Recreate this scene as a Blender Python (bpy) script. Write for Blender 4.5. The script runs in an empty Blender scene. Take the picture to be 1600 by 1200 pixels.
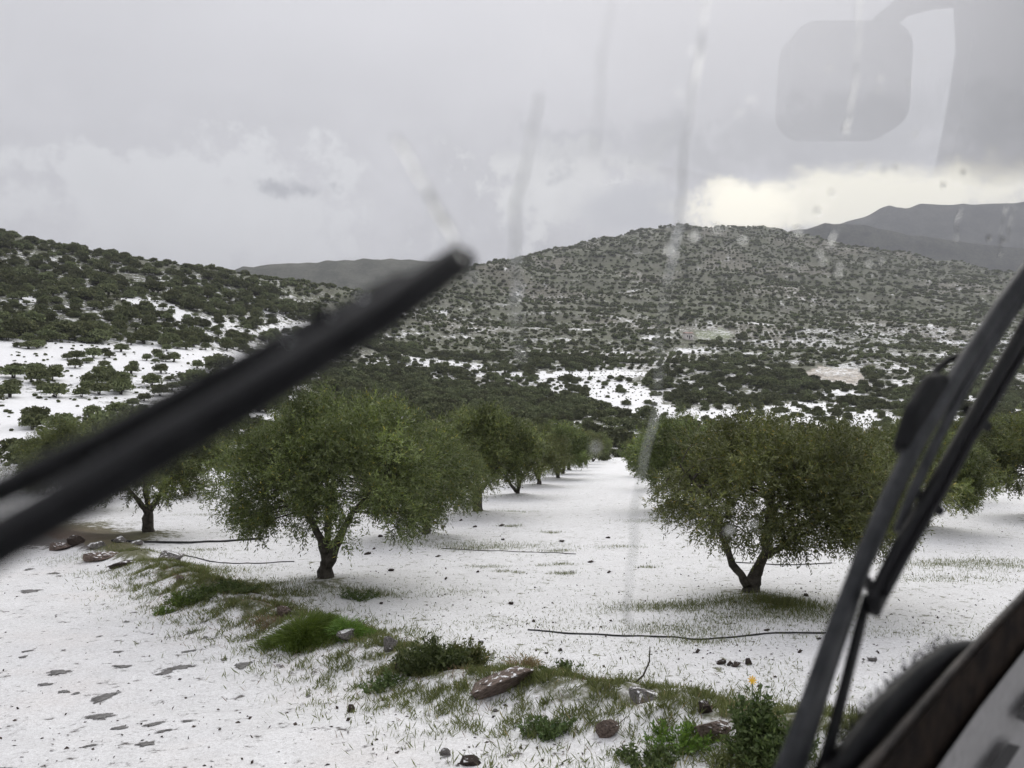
import bpy, math, random
import numpy as np
from mathutils import Vector, Matrix

random.seed(7)
rng = np.random.default_rng(7)
R = math.radians
S = bpy.context.scene
COL = S.collection

# ------------------------------------------------------------------ camera
F = 1209.0            # focal length in units of a 1600 px wide frame
CZ = 2.81             # eye height over the orchard slope
HOR = 560.0           # row of the level horizon
cam = bpy.data.cameras.new('camera')
cam.sensor_width = 36.0
cam.lens = 36.0 * F / 1600.0
cam.shift_y = -(600.0 - HOR) / 1600.0
cam.clip_start = 0.02
cam.clip_end = 40000.0
cam.dof.use_dof = True
cam.dof.focus_distance = 16.0
cam.dof.aperture_fstop = 3.1
camo = bpy.data.objects.new('camera', cam)
camo.location = (0, 0, CZ)
camo.rotation_euler = (R(90), 0, 0)
COL.objects.link(camo)
S.camera = camo

# ------------------------------------------------------------------ world, sun, exposure
SUN_AZ, SUN_EL = R(17.0), R(38.0)      # azimuth clockwise from the view axis
world = bpy.data.worlds.new('World')
S.world = world
world.use_nodes = True


class NT:
    """small helper to write node trees"""
    def __init__(self, tree):
        self.t = tree
        tree.nodes.clear()

    def n(self, typ, **kw):
        nd = self.t.nodes.new(typ)
        for k, v in kw.items():
            if k.startswith('i_'):
                nd.inputs[k[2:]].default_value = v
            else:
                setattr(nd, k, v)
        return nd

    def l(self, a, b):
        self.t.links.new(a, b)

    def put(self, sock, v):
        if hasattr(v, 'is_linked'):
            self.l(v, sock)
        else:
            sock.default_value = v

    def m(self, op, a, b=0.0, c=None, clamp=False):
        nd = self.t.nodes.new('ShaderNodeMath')
        nd.operation = op
        nd.use_clamp = clamp
        self.put(nd.inputs[0], a)
        self.put(nd.inputs[1], b)
        if c is not None:
            self.put(nd.inputs[2], c)
        return nd.outputs[0]

    def mix(self, f, a, b):
        nd = self.t.nodes.new('ShaderNodeMix')
        nd.data_type = 'RGBA'
        self.put(nd.inputs[0], f)
        self.put(nd.inputs[6], a)
        self.put(nd.inputs[7], b)
        return nd.outputs[2]

    def ramp(self, v, a, b, lo=0.0, hi=1.0):
        nd = self.t.nodes.new('ShaderNodeMapRange')
        nd.interpolation_type = 'SMOOTHSTEP'
        self.put(nd.inputs[0], v)
        nd.inputs[1].default_value = a
        nd.inputs[2].default_value = b
        nd.inputs[3].default_value = lo
        nd.inputs[4].default_value = hi
        return nd.outputs[0]

    def noise(self, vec, scale, detail=4.0, rough=0.55, dist=0.0):
        nd = self.t.nodes.new('ShaderNodeTexNoise')
        self.l(vec, nd.inputs['Vector'])
        nd.inputs['Scale'].default_value = scale
        nd.inputs['Detail'].default_value = detail
        nd.inputs['Roughness'].default_value = rough
        nd.inputs['Distortion'].default_value = dist
        return nd.outputs[0]


def build_world():
    g = NT(world.node_tree)
    out = g.n('ShaderNodeOutputWorld')
    bg = g.n('ShaderNodeBackground')
    g.l(bg.outputs[0], out.inputs[0])
    tc = g.n('ShaderNodeTexCoord')
    d = tc.outputs['Generated']
    nrm = g.n('ShaderNodeVectorMath', operation='NORMALIZE')
    g.l(d, nrm.inputs[0])
    d = nrm.outputs[0]
    sep = g.n('ShaderNodeSeparateXYZ')
    g.l(d, sep.inputs[0])
    up = g.m('MAXIMUM', sep.outputs[2], 0.0)
    # the cloud deck as a plane seen in perspective
    k = g.m('DIVIDE', 1.0, g.m('ADD', up, 0.12))
    pv = g.n('ShaderNodeVectorMath', operation='SCALE')
    g.l(d, pv.inputs[0])
    g.l(k, pv.inputs[3])
    deck = g.noise(pv.outputs[0], 0.75, 4, 0.5)
    deck2 = g.noise(pv.outputs[0], 2.1, 4, 0.55)
    lump = g.noise(d, 8.5, 5, 0.62)
    fine = g.noise(d, 27.0, 4, 0.65)
    # overcast sky: brighter overhead (CIE overcast), soft structure
    base = g.m('ADD', 0.575, g.m('ADD', g.m('MULTIPLY', up, 0.15), g.m('MULTIPLY', g.m('MULTIPLY', up, up), 0.75)))
    st = g.m('ADD', g.m('MULTIPLY', g.m('SUBTRACT', deck, 0.5), 0.16), g.m('MULTIPLY', g.m('SUBTRACT', deck2, 0.5), 0.10))
    low = g.ramp(up, 0.36, 0.12)                       # lumpy clouds only towards the horizon
    st2 = g.m('MULTIPLY', g.m('ADD', g.m('MULTIPLY', g.m('SUBTRACT', lump, 0.5), 0.80),
                              g.m('MULTIPLY', g.m('SUBTRACT', fine, 0.5), 0.22)), low)
    val = g.m('ADD', g.m('ADD', base, st), st2)
    comb = g.n('ShaderNodeCombineColor')
    g.l(g.m('MULTIPLY', val, 1.0), comb.inputs[0])
    g.l(g.m('MULTIPLY', val, 0.982), comb.inputs[1])
    g.l(g.m('MULTIPLY', val, 1.022), comb.inputs[2])
    cloud = comb.outputs[0]

    def blob(az, el, rad_az, rad_el, jit, soft0=1.25, soft1=0.6):
        """0..1 mask of a cloud or gap centred on a bearing, ragged by noise"""
        c = g.n('ShaderNodeVectorMath', operation='SUBTRACT')
        g.l(d, c.inputs[0])
        c.inputs[1].default_value = (math.sin(R(az)) * math.cos(R(el)), math.cos(R(az)) * math.cos(R(el)), math.sin(R(el)))
        rt = g.n('ShaderNodeVectorMath', operation='DOT_PRODUCT')
        g.l(c.outputs[0], rt.inputs[0])
        rt.inputs[1].default_value = (math.cos(R(az)), -math.sin(R(az)), 0)
        sp = g.n('ShaderNodeSeparateXYZ')
        g.l(c.outputs[0], sp.inputs[0])
        a = g.m('DIVIDE', rt.outputs['Value'], math.radians(rad_az))
        b = g.m('DIVIDE', sp.outputs[2], math.radians(rad_el))
        q = g.m('SQRT', g.m('ADD', g.m('MULTIPLY', a, a), g.m('MULTIPLY', b, b)))
        q = g.m('ADD', q, g.m('MULTIPLY', g.m('SUBTRACT', lump, 0.5), jit * 2.2))
        q = g.m('ADD', q, g.m('MULTIPLY', g.m('SUBTRACT', fine, 0.5), jit * 1.6))
        front = g.m('GREATER_THAN', sep.outputs[1], 0.0)
        return g.m('MULTIPLY', g.ramp(q, soft0, soft1), front)

    # pale break in the overcast low over the ridge, cumulus tops, grey scud
    cloud = g.mix(g.m('MULTIPLY', blob(-20, 9.5, 16, 4.5, 1.6), 0.7), cloud, (0.90, 0.895, 0.91, 1))
    cloud = g.mix(g.m('MULTIPLY', blob(5.5, 12.5, 6.5, 3.0, 2.2, 1.2, 0.4), 0.7), cloud, (0.90, 0.89, 0.88, 1))
    cloud = g.mix(g.m('MULTIPLY', blob(7.5, 15.8, 6.0, 1.3, 2.6), 0.35), cloud, (0.46, 0.46, 0.485, 1))
    cloud = g.mix(g.m('MULTIPLY', blob(23, 14.6, 13, 2.2, 1.2), 0.42), cloud, (0.46, 0.46, 0.475, 1))
    cloud = g.mix(g.m('MULTIPLY', blob(-15.3, 11.9, 2.4, 0.75, 1.9, 1.2, 0.3), 0.85), cloud, (0.40, 0.40, 0.43, 1))
    cloud = g.mix(g.m('MULTIPLY', blob(25.0, 10.6, 12.5, 2.0, 0.9, 1.3, 0.45), 0.95), cloud, (1.30, 1.23, 1.03, 1))
    cloud = g.mix(blob(16.3, 10.6, 4.2, 1.9, 0.9, 1.25, 0.5), cloud, (1.60, 1.50, 1.24, 1))
    cloud = g.mix(g.m('MULTIPLY', blob(9.0, 10.8, 4.0, 2.0, 0.8), 0.8), cloud, (0.56, 0.56, 0.595, 1))
    sky = g.n('ShaderNodeTexSky', sky_type='NISHITA')
    sky.sun_disc = False
    sky.sun_elevation = SUN_EL
    sky.sun_rotation = SUN_AZ
    sc = g.n('ShaderNodeVectorMath', operation='SCALE')
    g.l(sky.outputs[0], sc.inputs[0])
    sc.inputs[3].default_value = 0.10
    g.l(g.mix(0.94, sc.outputs[0], cloud), bg.inputs[0])
    bg.inputs[1].default_value = 1.0


build_world()
sun = bpy.data.lights.new('sun', 'SUN')
sun.energy = 1.5
sun.angle = R(50)
sun.color = (1.0, 0.96, 0.88)
suno = bpy.data.objects.new('sun', sun)
sd = Vector((math.sin(SUN_AZ) * math.cos(SUN_EL), math.cos(SUN_AZ) * math.cos(SUN_EL), math.sin(SUN_EL)))
suno.rotation_euler = sd.to_track_quat('Z', 'Y').to_euler()
COL.objects.link(suno)
S.view_settings.view_transform = 'Standard'
S.view_settings.look = 'None'
S.view_settings.exposure = 0.07
S.view_settings.gamma = 1.0
S.render.engine = 'CYCLES'
S.cycles.use_denoising = True
S.cycles.use_adaptive_sampling = True
S.cycles.adaptive_threshold = 0.028
world.cycles.sampling_method = 'MANUAL'
world.cycles.sample_map_resolution = 512
S.cycles.max_bounces = 6
S.cycles.diffuse_bounces = 2
S.cycles.glossy_bounces = 2
S.cycles.transmission_bounces = 5
S.cycles.transparent_max_bounces = 12
S.cycles.volume_bounces = 0
S.cycles.caustics_reflective = False
S.cycles.caustics_refractive = False
S.cycles.sample_clamp_indirect = 6.0


# ------------------------------------------------------------------ helpers
def tag(o, label=None, cat=None, group=None, kind=None):
    if label: o['label'] = label
    if cat: o['category'] = cat
    if group: o['group'] = group
    if kind: o['kind'] = kind
    return o


def obj(name, data, parent=None, loc=None):
    o = bpy.data.objects.new(name, data)
    COL.objects.link(o)
    if parent: o.parent = parent
    if loc is not None: o.location = loc
    return o


def empty(name, loc, rz=0.0):
    o = bpy.data.objects.new(name, None)
    o.empty_display_size = 0.2
    o.location = loc
    o.rotation_euler = (0, 0, rz)
    COL.objects.link(o)
    return o


def mesh_np(name, verts, faces, mat, smooth=False):
    """faces: n x k numpy array (all k-gons) or list"""
    me = bpy.data.meshes.new(name)
    verts = np.asarray(verts, dtype=np.float32)
    if isinstance(faces, np.ndarray):
        nf, k = faces.shape
        me.vertices.add(len(verts))
        me.vertices.foreach_set('co', verts.ravel())
        me.loops.add(nf * k)
        me.loops.foreach_set('vertex_index', faces.astype(np.int32).ravel())
        me.polygons.add(nf)
        me.polygons.foreach_set('loop_start', np.arange(0, nf * k, k, dtype=np.int32))
        me.polygons.foreach_set('loop_total', np.full(nf, k, dtype=np.int32))
        me.update(calc_edges=True)
    else:
        me.from_pydata([tuple(v) for v in verts], [], faces)
        me.update()
    if smooth:
        me.polygons.foreach_set('use_smooth', np.ones(len(me.polygons), dtype=bool))
    if mat is not None:
        for mm in (mat if isinstance(mat, (list, tuple)) else [mat]):
            me.materials.append(mm)
    return me


class MB:
    """collects vertices and faces of one mesh"""
    def __init__(self):
        self.v, self.f = [], []

    def add(self, vs, fs):
        o = len(self.v)
        self.v += [tuple(v) for v in vs]
        self.f += [tuple(i + o for i in f) for f in fs]

    def tube(self, pts, rad, seg=8, cap=True):
        pts = [Vector(p) for p in pts]
        n = len(pts)
        ring = []
        prev = None
        for i, p in enumerate(pts):
            t = (pts[min(i + 1, n - 1)] - pts[max(i - 1, 0)]).normalized()
            a = prev if prev is not None else (Vector((0, 0, 1)) if abs(t.z) < 0.9 else Vector((1, 0, 0)))
            a = (a - t * a.dot(t)).normalized()
            prev = a
            b = t.cross(a)
            r = rad[i] if isinstance(rad, (list, tuple)) else rad
            ring.append([p + (a * math.cos(q) + b * math.sin(q)) * r for q in [2 * math.pi * j / seg for j in range(seg)]])
        vs = [v for rr in ring for v in rr]
        fs = []
        for i in range(n - 1):
            for j in range(seg):
                k = (j + 1) % seg
                fs.append((i * seg + j, i * seg + k, (i + 1) * seg + k, (i + 1) * seg + j))
        if cap:
            fs.append(tuple(range(seg))[::-1])
            fs.append(tuple((n - 1) * seg + j for j in range(seg)))
        self.add(vs, fs)

    def section(self, pts, wid, hei, nrm, prof):
        """sweep a closed profile (list of (u,v) in -1..1) along pts; u across in the plane, v along nrm"""
        pts = [Vector(p) for p in pts]
        n, m = len(pts), len(prof)
        vs = []
        for i, p in enumerate(pts):
            t = (pts[min(i + 1, n - 1)] - pts[max(i - 1, 0)]).normalized()
            u = t.cross(nrm).normalized()
            w = u.cross(t).normalized()
            for (a, b) in prof:
                vs.append(p + u * (a * wid[i] * 0.5) + w * (b * hei[i] * 0.5))
        fs = []
        for i in range(n - 1):
            for j in range(m):
                k = (j + 1) % m
                fs.append((i * m + j, i * m + k, (i + 1) * m + k, (i + 1) * m + j))
        fs.append(tuple(range(m))[::-1])
        fs.append(tuple((n - 1) * m + j for j in range(m)))
        self.add(vs, fs)

    def prism(self, poly, ext):
        """poly: list of Vectors, ext: Vector thickness"""
        n = len(poly)
        vs = list(poly) + [p + ext for p in poly]
        fs = [tuple(range(n))[::-1], tuple(range(n, 2 * n))]
        for i in range(n):
            k = (i + 1) % n
            fs.append((i, k, k + n, i + n))
        self.add(vs, fs)

    def mesh(self, name, mat, smooth=False):
        return mesh_np(name, np.array([tuple(v) for v in self.v], dtype=np.float32), self.f, mat, smooth)


def mat_new(name):
    m = bpy.data.materials.new(name)
    m.use_nodes = True
    return m, NT(m.node_tree)


def principled(g, out=True):
    o = g.n('ShaderNodeOutputMaterial')
    p = g.n('ShaderNodeBsdfPrincipled')
    g.l(p.outputs[0], o.inputs[0])
    return p, o


def simple_mat(name, c1, c2, scale, rough=0.7, bump=0.2, bscale=None, detail=5, spec=0.3):
    m, g = mat_new(name)
    p, o = principled(g)
    tc = g.n('ShaderNodeTexCoord')
    n1 = g.noise(tc.outputs['Object'], scale, detail, 0.6)
    g.l(g.mix(g.ramp(n1, 0.3, 0.7), (*c1, 1), (*c2, 1)), p.inputs['Base Color'])
    p.inputs['Roughness'].default_value = rough
    p.inputs['Specular IOR Level'].default_value = spec
    if bump:
        b = g.n('ShaderNodeBump')
        b.inputs['Strength'].default_value = bump
        b.inputs['Distance'].default_value = 0.02
        g.l(g.noise(tc.outputs['Object'], bscale or scale * 2.5, 6, 0.65), b.inputs['Height'])
        g.l(b.outputs[0], p.inputs['Normal'])
    return m


def dust(m, amount):
    """hail lodged on the upward faces of a stone"""
    g = m.node_tree
    p = [n for n in g.nodes if n.type == 'BSDF_PRINCIPLED'][0]
    src = p.inputs['Base Color'].links[0].from_socket
    geo = g.nodes.new('ShaderNodeNewGeometry')
    sp = g.nodes.new('ShaderNodeSeparateXYZ')
    g.links.new(geo.outputs['Normal'], sp.inputs[0])
    tc = g.nodes.new('ShaderNodeNewGeometry')
    nz = g.nodes.new('ShaderNodeTexNoise')
    nz.inputs['Scale'].default_value = 16.0
    nz.inputs['Detail'].default_value = 5.0
    g.links.new(tc.outputs['Position'], nz.inputs['Vector'])
    ad = g.nodes.new('ShaderNodeMath'); ad.operation = 'MULTIPLY'
    g.links.new(sp.outputs[2], ad.inputs[0]); g.links.new(nz.outputs[0], ad.inputs[1])
    mr = g.nodes.new('ShaderNodeMapRange'); mr.interpolation_type = 'SMOOTHSTEP'
    g.links.new(ad.outputs[0], mr.inputs[0])
    mr.inputs[1].default_value = 0.62 - amount; mr.inputs[2].default_value = 0.70 - amount
    mx = g.nodes.new('ShaderNodeMix'); mx.data_type = 'RGBA'
    g.links.new(mr.outputs[0], mx.inputs[0]); g.links.new(src, mx.inputs[6]); mx.inputs[7].default_value = (0.8, 0.8, 0.81, 1)
    g.links.new(mx.outputs[2], p.inputs['Base Color'])


def leaf_mat(name, dark, light, under, trans=0.25, rough=0.5, spec=0.35, yellow=None, tint=False, spread=0.55):
    m, g = mat_new(name)
    o = g.n('ShaderNodeOutputMaterial')
    geo = g.n('ShaderNodeNewGeometry')
    oi = g.n('ShaderNodeObjectInfo')
    rnd = geo.outputs['Random Per Island']
    col = g.mix(rnd, (*dark, 1), (*light, 1))
    if yellow:
        y = g.ramp(rnd, 0.955, 0.965)
        col = g.mix(y, col, (*yellow, 1))
    col = g.mix(g.m('MULTIPLY', geo.outputs['Backfacing'], 0.75), col, (*under, 1))
    if tint:                       # light-dark contrast of the crown put into leaf colour, random per clump
        ta = g.n('ShaderNodeAttribute', attribute_name='tint')
        sc = g.n('ShaderNodeVectorMath', operation='SCALE')
        g.l(col, sc.inputs[0]); g.l(ta.outputs['Fac'], sc.inputs[3])
        col = sc.outputs[0]
    hs = g.n('ShaderNodeHueSaturation')
    g.l(col, hs.inputs['Color'])
    g.l(g.m('ADD', 1.0 - spread * 0.5, g.m('MULTIPLY', oi.outputs['Random'], spread)), hs.inputs['Value'])
    g.l(g.m('ADD', 0.485, g.m('MULTIPLY', oi.outputs['Random'], 0.03)), hs.inputs['Hue'])
    p = g.n('ShaderNodeBsdfPrincipled')
    g.l(hs.outputs[0], p.inputs['Base Color'])
    p.inputs['Roughness'].default_value = rough
    p.inputs['Specular IOR Level'].default_value = spec
    tr = g.n('ShaderNodeBsdfTranslucent')
    g.l(hs.outputs[0], tr.inputs[0])
    mx = g.n('ShaderNodeMixShader')
    mx.inputs[0].default_value = trans
    g.l(p.outputs[0], mx.inputs[1])
    g.l(tr.outputs[0], mx.inputs[2])
    g.l(mx.outputs[0], o.inputs[0])
    return m


# ------------------------------------------------------------------ terrain function
PLANE_D = 3400.0
COLS = {
    -100: [(45, 765), (75, 690), (95, 645), (125, 595), (170, 530), (235, 455), (300, 395), (350, 346), (430, 375)],
    0: [(45, 765), (75, 692), (95, 650), (125, 602), (175, 530), (245, 455), (310, 402), (362, 362), (450, 390)],
    150: [(45, 765), (80, 690), (105, 650), (140, 600), (195, 530), (265, 468), (325, 424), (380, 392), (480, 415)],
    290: [(50, 758), (85, 692), (115, 650), (155, 600), (215, 530), (285, 478), (345, 442), (400, 417), (500, 445)],
    400: [(60, 746.7), (95, 695), (130, 650), (180, 600), (240, 550), (300, 507), (370, 464), (430, 434), (550, 475)],
    520: [(70, 738.6), (110, 695), (160, 650), (220, 605), (290, 560), (360, 520), (430, 482), (500, 456), (620, 500)],
    640: [(90, 727.8), (140, 690), (190, 655), (250, 615), (330, 575), (430, 535), (560, 490), (700, 458), (900, 500)],
    735: [(110, 721), (150, 690), (200, 655), (270, 615), (370, 575), (500, 530), (680, 475), (900, 419), (1200, 470)],
    850: [(120, 718.3), (150, 695), (200, 660), (270, 620), (370, 580), (550, 525), (850, 455), (1200, 394), (1600, 450)],
    985: [(130, 716), (160, 695), (205, 662), (270, 625), (380, 580), (600, 520), (950, 440), (1400, 367), (1900, 430)],
    1065: [(130, 716), (155, 695), (200, 662), (270, 625), (380, 580), (600, 520), (950, 440), (1500, 356), (2000, 430)],
    1230: [(130, 716), (150, 695), (200, 660), (280, 622), (390, 580), (620, 520), (1000, 440), (1550, 365), (2100, 430)],
    1400: [(120, 718.3), (150, 695), (200, 660), (280, 625), (390, 585), (620, 530), (1000, 455), (1500, 400), (2100, 450)],
    1600: [(110, 721), (140, 697), (190, 665), (270, 630), (390, 595), (620, 540), (1000, 475), (1400, 430), (2000, 470)],
    1700: [(110, 721), (140, 697), (190, 668), (270, 635), (390, 600), (620, 550), (1000, 490), (1400, 442), (2000, 480)],
}
_cx = np.array(sorted(COLS), dtype=float)
_cD = np.array([[p[0] for p in COLS[int(c)]] for c in _cx], dtype=float)
_cy = np.array([[p[1] for p in COLS[int(c)]] for c in _cx], dtype=float)
_xs = np.arange(-100, 1701, 4.0)


def _smooth_cols(a):
    out = np.array([np.interp(_xs, _cx, a[:, k]) for k in range(a.shape[1])]).T
    ker = np.hanning(23); ker /= ker.sum()
    pad = 11
    for k in range(out.shape[1]):
        q = np.concatenate([np.full(pad, out[0, k]), out[:, k], np.full(pad, out[-1, k])])
        out[:, k] = np.convolve(q, ker, 'valid')
    return out


_tD = _smooth_cols(_cD)
_tz = CZ - (_smooth_cols(_cy) - HOR) / F * _tD
_w = []
_wr = np.random.default_rng(3)
for _i in range(26):
    a = _wr.uniform(0, 2 * math.pi)
    _w.append((math.cos(a), math.sin(a), _wr.uniform(0, 6.28)))


def waves(X, Y, wl, lo, n):
    s = 0
    for i in range(lo, lo + n):
        c, si, ph = _w[i % len(_w)]
        k = 2 * math.pi / (wl * (0.6 + 0.14 * (i - lo)))
        s = s + np.sin((X * c + Y * si) * k + ph + 1.3 * np.sin((X * si - Y * c) * k * 0.53 + ph * 2))
    return s / n


BERM_PX = [(-60, 815), (60, 832), (150, 850), (250, 895), (360, 945), (450, 985), (560, 1020), (720, 1080), (950, 1130), (1230, 1190), (1500, 1240)]
BERM = []
for _x, _y in BERM_PX:
    _d = PLANE_D / (_y - 690.0)
    BERM.append(((_x - 800) / F * _d, _d))


def seg_dist(X, Y, poly):
    """distance to a polyline and the signed side (positive: far side)"""
    best = np.full(np.shape(X), 1e9)
    side = np.zeros(np.shape(X))
    for (ax, ay), (bx, by) in zip(poly[:-1], poly[1:]):
        dx, dy = bx - ax, by - ay
        L2 = dx * dx + dy * dy
        t = np.clip(((X - ax) * dx + (Y - ay) * dy) / L2, 0, 1)
        ex, ey = X - (ax + t * dx), Y - (ay + t * dy)
        q = np.hypot(ex, ey)
        m = q < best
        best = np.where(m, q, best)
        side = np.where(m, np.sign(dx * ey - dy * ex), side)
    return best, side


ORCHARD = []          # (x, y) of tree bases, filled below, for the little mounds
ROWS = {'A': -5.9, 'B': 2.07, 'C': 9.2, 'D': 15.0, 'Z': -14.2, 'Y': -22.5, 'X': -31.0}
TREES = [('A', 14.9), ('A', 29.6), ('A', 39.5), ('A', 49), ('A', 58), ('A', 67), ('A', 77), ('A', 88), ('A', 100), ('A', 114),
         ('B', 13.6), ('B', 31), ('B', 46), ('B', 62), ('B', 80), ('B', 98),
         ('C', 24.3), ('C', 34), ('C', 44), ('C', 56), ('C', 70), ('D', 28), ('D', 37), ('D', 47),
         ('Z', 22.7), ('Z', 33), ('Z', 43), ('Z', 54), ('Y', 31), ('Y', 40), ('Y', 50), ('X', 43), ('X', 53), ('A', 22.2)]
for _r, _d in TREES:
    ORCHARD.append((ROWS[_r] + 0.155 * _d, _d))


def terrain(X, Y, detail=True):
    X = np.asarray(X, dtype=float); Y = np.asarray(Y, dtype=float)
    r = np.hypot(X, Y)
    th = np.arctan2(X, Y)

    def prof(thc):
        x = np.clip(800 + F * np.tan(thc), -100, 1700)
        D = r * np.cos(thc)
        fi = (x + 100) / 4.0
        i0 = np.clip(fi.astype(int), 0, len(_xs) - 2)
        f = fi - i0
        K = _tD.shape[1]
        cd = [_tD[i0, k] * (1 - f) + _tD[i0 + 1, k] * f for k in range(K)]
        cz = [_tz[i0, k] * (1 - f) + _tz[i0 + 1, k] * f for k in range(K)]
        slope0 = -130.0 / F
        # cubic hermite through the controls
        sec = [(cz[k + 1] - cz[k]) / (cd[k + 1] - cd[k]) for k in range(K - 1)]
        tan = [np.full_like(D, slope0)] + [0.5 * (sec[k - 1] + sec[k]) for k in range(1, K - 1)] + [sec[-1]]
        z = slope0 * np.maximum(D, 0)
        for k in range(K - 1):
            h = cd[k + 1] - cd[k]
            t = np.clip((D - cd[k]) / h, 0, 1)
            t2, t3 = t * t, t * t * t
            zz = (2 * t3 - 3 * t2 + 1) * cz[k] + (t3 - 2 * t2 + t) * h * tan[k] + (-2 * t3 + 3 * t2) * cz[k + 1] + (t3 - t2) * h * tan[k + 1]
            z = np.where(D >= cd[k], zz, z)
        far = D - cd[-1]
        z = np.where(far > 0, cz[-1] - np.minimum(far * 0.18, 260) , z)
        return np.where(far > 0, np.maximum(z, -70.0), z)

    lim = R(36.5)
    z = prof(np.clip(th, -lim, lim))
    w = np.clip((np.abs(th) - R(70)) / R(110), 0, 1)
    if np.any(w > 0):
        z2 = prof(np.clip(-th, -lim, lim))
        ws = w * w * (3 - 2 * w) * 0.5
        z = z * (1 - ws) + z2 * ws
    near = np.clip((r - 3.0) / 6.0, 0, 1)
    z = z * near
    if detail:
        fa = np.clip((r - 60) / 200, 0, 1)
        z = z + fa * (waves(X, Y, 160, 0, 8) * 0.011 * np.minimum(r, 1500) + waves(X, Y, 45, 8, 8) * np.minimum(0.003 * r, 2.4))
        z = z + fa * waves(X, Y, 17, 4, 8) * np.minimum(0.0012 * r, 0.8)
        nearw = np.clip(1 - (r - 40) / 60, 0, 1)
        z = z + nearw * (waves(X, Y, 3.1, 2, 8) * 0.045 + waves(X, Y, 0.9, 12, 8) * 0.022 + waves(X, Y, 0.33, 7, 8) * 0.008)
        d, s = seg_dist(X, Y, BERM)
        z = z + (0.26 * np.exp(-(d / 0.62) ** 2) * (0.75 + 0.5 * waves(X, Y, 1.1, 6, 7)) - np.where(s < 0, 0.10 * (1 - np.exp(-(d / 0.8) ** 2)), 0)) * np.clip(1 - (r - 28) / 6, 0, 1)
        for (tx, ty) in ORCHARD:
            if ty < 60:
                z = z + 0.17 * np.exp(-(((X - tx) ** 2 + (Y - ty) ** 2) / 1.15 ** 2))
    return z


def ground_hit(px, py):
    D = 3400.0 / max(py - 690.0, 20.0)
    for _ in range(16):
        z = float(terrain(np.array([(px - 800) / F * D]), np.array([D]))[0])
        D = 0.5 * D + 0.5 * (CZ - z) * F / (py - HOR)
    return Vector(((px - 800) / F * D, D, float(terrain(np.array([(px - 800) / F * D]), np.array([D]))[0])))


def tz(x, y):
    return float(terrain(np.array([x]), np.array([y]))[0])


def in_poly(px, py, poly):
    c = np.zeros(np.shape(px), dtype=bool)
    n = len(poly)
    for i in range(n):
        x1, y1 = poly[i]; x2, y2 = poly[(i + 1) % n]
        if y1 == y2: continue
        m = (y1 > py) != (y2 > py)
        c ^= m & (px < (x2 - x1) * (py - y1) / (y2 - y1) + x1)
    return c


# clearings and fields white with hail (seen from the road), and their strength
SNOWY = [
    ([(-80, 530), (60, 534), (200, 540), (300, 545), (392, 552), (385, 575), (330, 580), (240, 590), (160, 592), (90, 600), (40, 575), (-80, 570)], 0.95),
    ([(-80, 615), (60, 618), (150, 628), (192, 642), (190, 662), (100, 690), (-80, 690)], 0.95),
    ([(190, 466), (225, 462), (260, 470), (300, 492), (285, 500), (250, 488), (205, 482)], 0.95),
    ([(252, 574), (300, 568), (312, 578), (285, 592), (258, 586)], 1.0),
    ([(280, 505), (345, 490), (395, 520), (400, 540), (330, 535)], 0.62),
    ([(400, 516), (480, 503), (484, 508), (405, 522)], 1.0),
    ([(30, 462), (60, 458), (62, 470), (34, 476)], 0.9),
    ([(85, 445), (180, 448), (176, 456), (90, 454)], 0.6),
    ([(925, 602), (960, 596), (1000, 598), (1030, 622), (1045, 640), (1000, 652), (950, 640), (922, 622)], 1.0),
    ([(1000, 630), (1090, 640), (1180, 642), (1240, 628), (1330, 632), (1420, 655), (1425, 700), (1300, 702), (1200, 690), (1040, 668)], 0.95),
    ([(1238, 587), (1280, 573), (1340, 577), (1362, 604), (1300, 598)], 0.40),
    ([(838, 584), (880, 578), (1010, 582), (1014, 588), (900, 588), (842, 592)], 0.95),
    ([(840, 592), (925, 598), (920, 622), (860, 612)], 0.7),
    ([(560, 565), (640, 558), (760, 570), (850, 590), (845, 600), (740, 590), (600, 575)], 0.66),
    ([(640, 480), (700, 484), (700, 492), (645, 490)], 0.5),
    ([(1250, 512), (1420, 505), (1425, 545), (1330, 562), (1255, 548)], 0.45),
    ([(1000, 528), (1020, 524), (1022, 530), (1004, 534)], 0.8),
    ([(1085, 517), (1130, 514), (1152, 526), (1130, 531), (1090, 528)], 0.42),
    ([(1500, 618), (1650, 640), (1650, 650), (1520, 632)], 0.95),
    ([(1440, 610), (1520, 606), (1560, 622), (1480, 628)], 0.8),
    ([(1285, 608), (1340, 610), (1340, 615), (1285, 613)], 0.9),
    ([(1050, 512), (1072, 516), (1095, 506), (1092, 500)], 0.35),
    ([(655, 585), (760, 598), (760, 604), (660, 594)], 0.55),
]
BUSHY = [   # dense thicket, no snow shows
    ([(500, 582), (640, 590), (740, 602), (840, 618), (905, 632), (910, 655), (780, 662), (640, 650), (520, 625)], 1.0),
    ([(1210, 590), (1235, 578), (1290, 566), (1282, 572), (1240, 588), (1300, 600), (1355, 608), (1300, 609), (1225, 602)], 1.0),
]


def grove(X, Y):
    return waves(X, Y, 210, 5, 8) - 0.10


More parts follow.
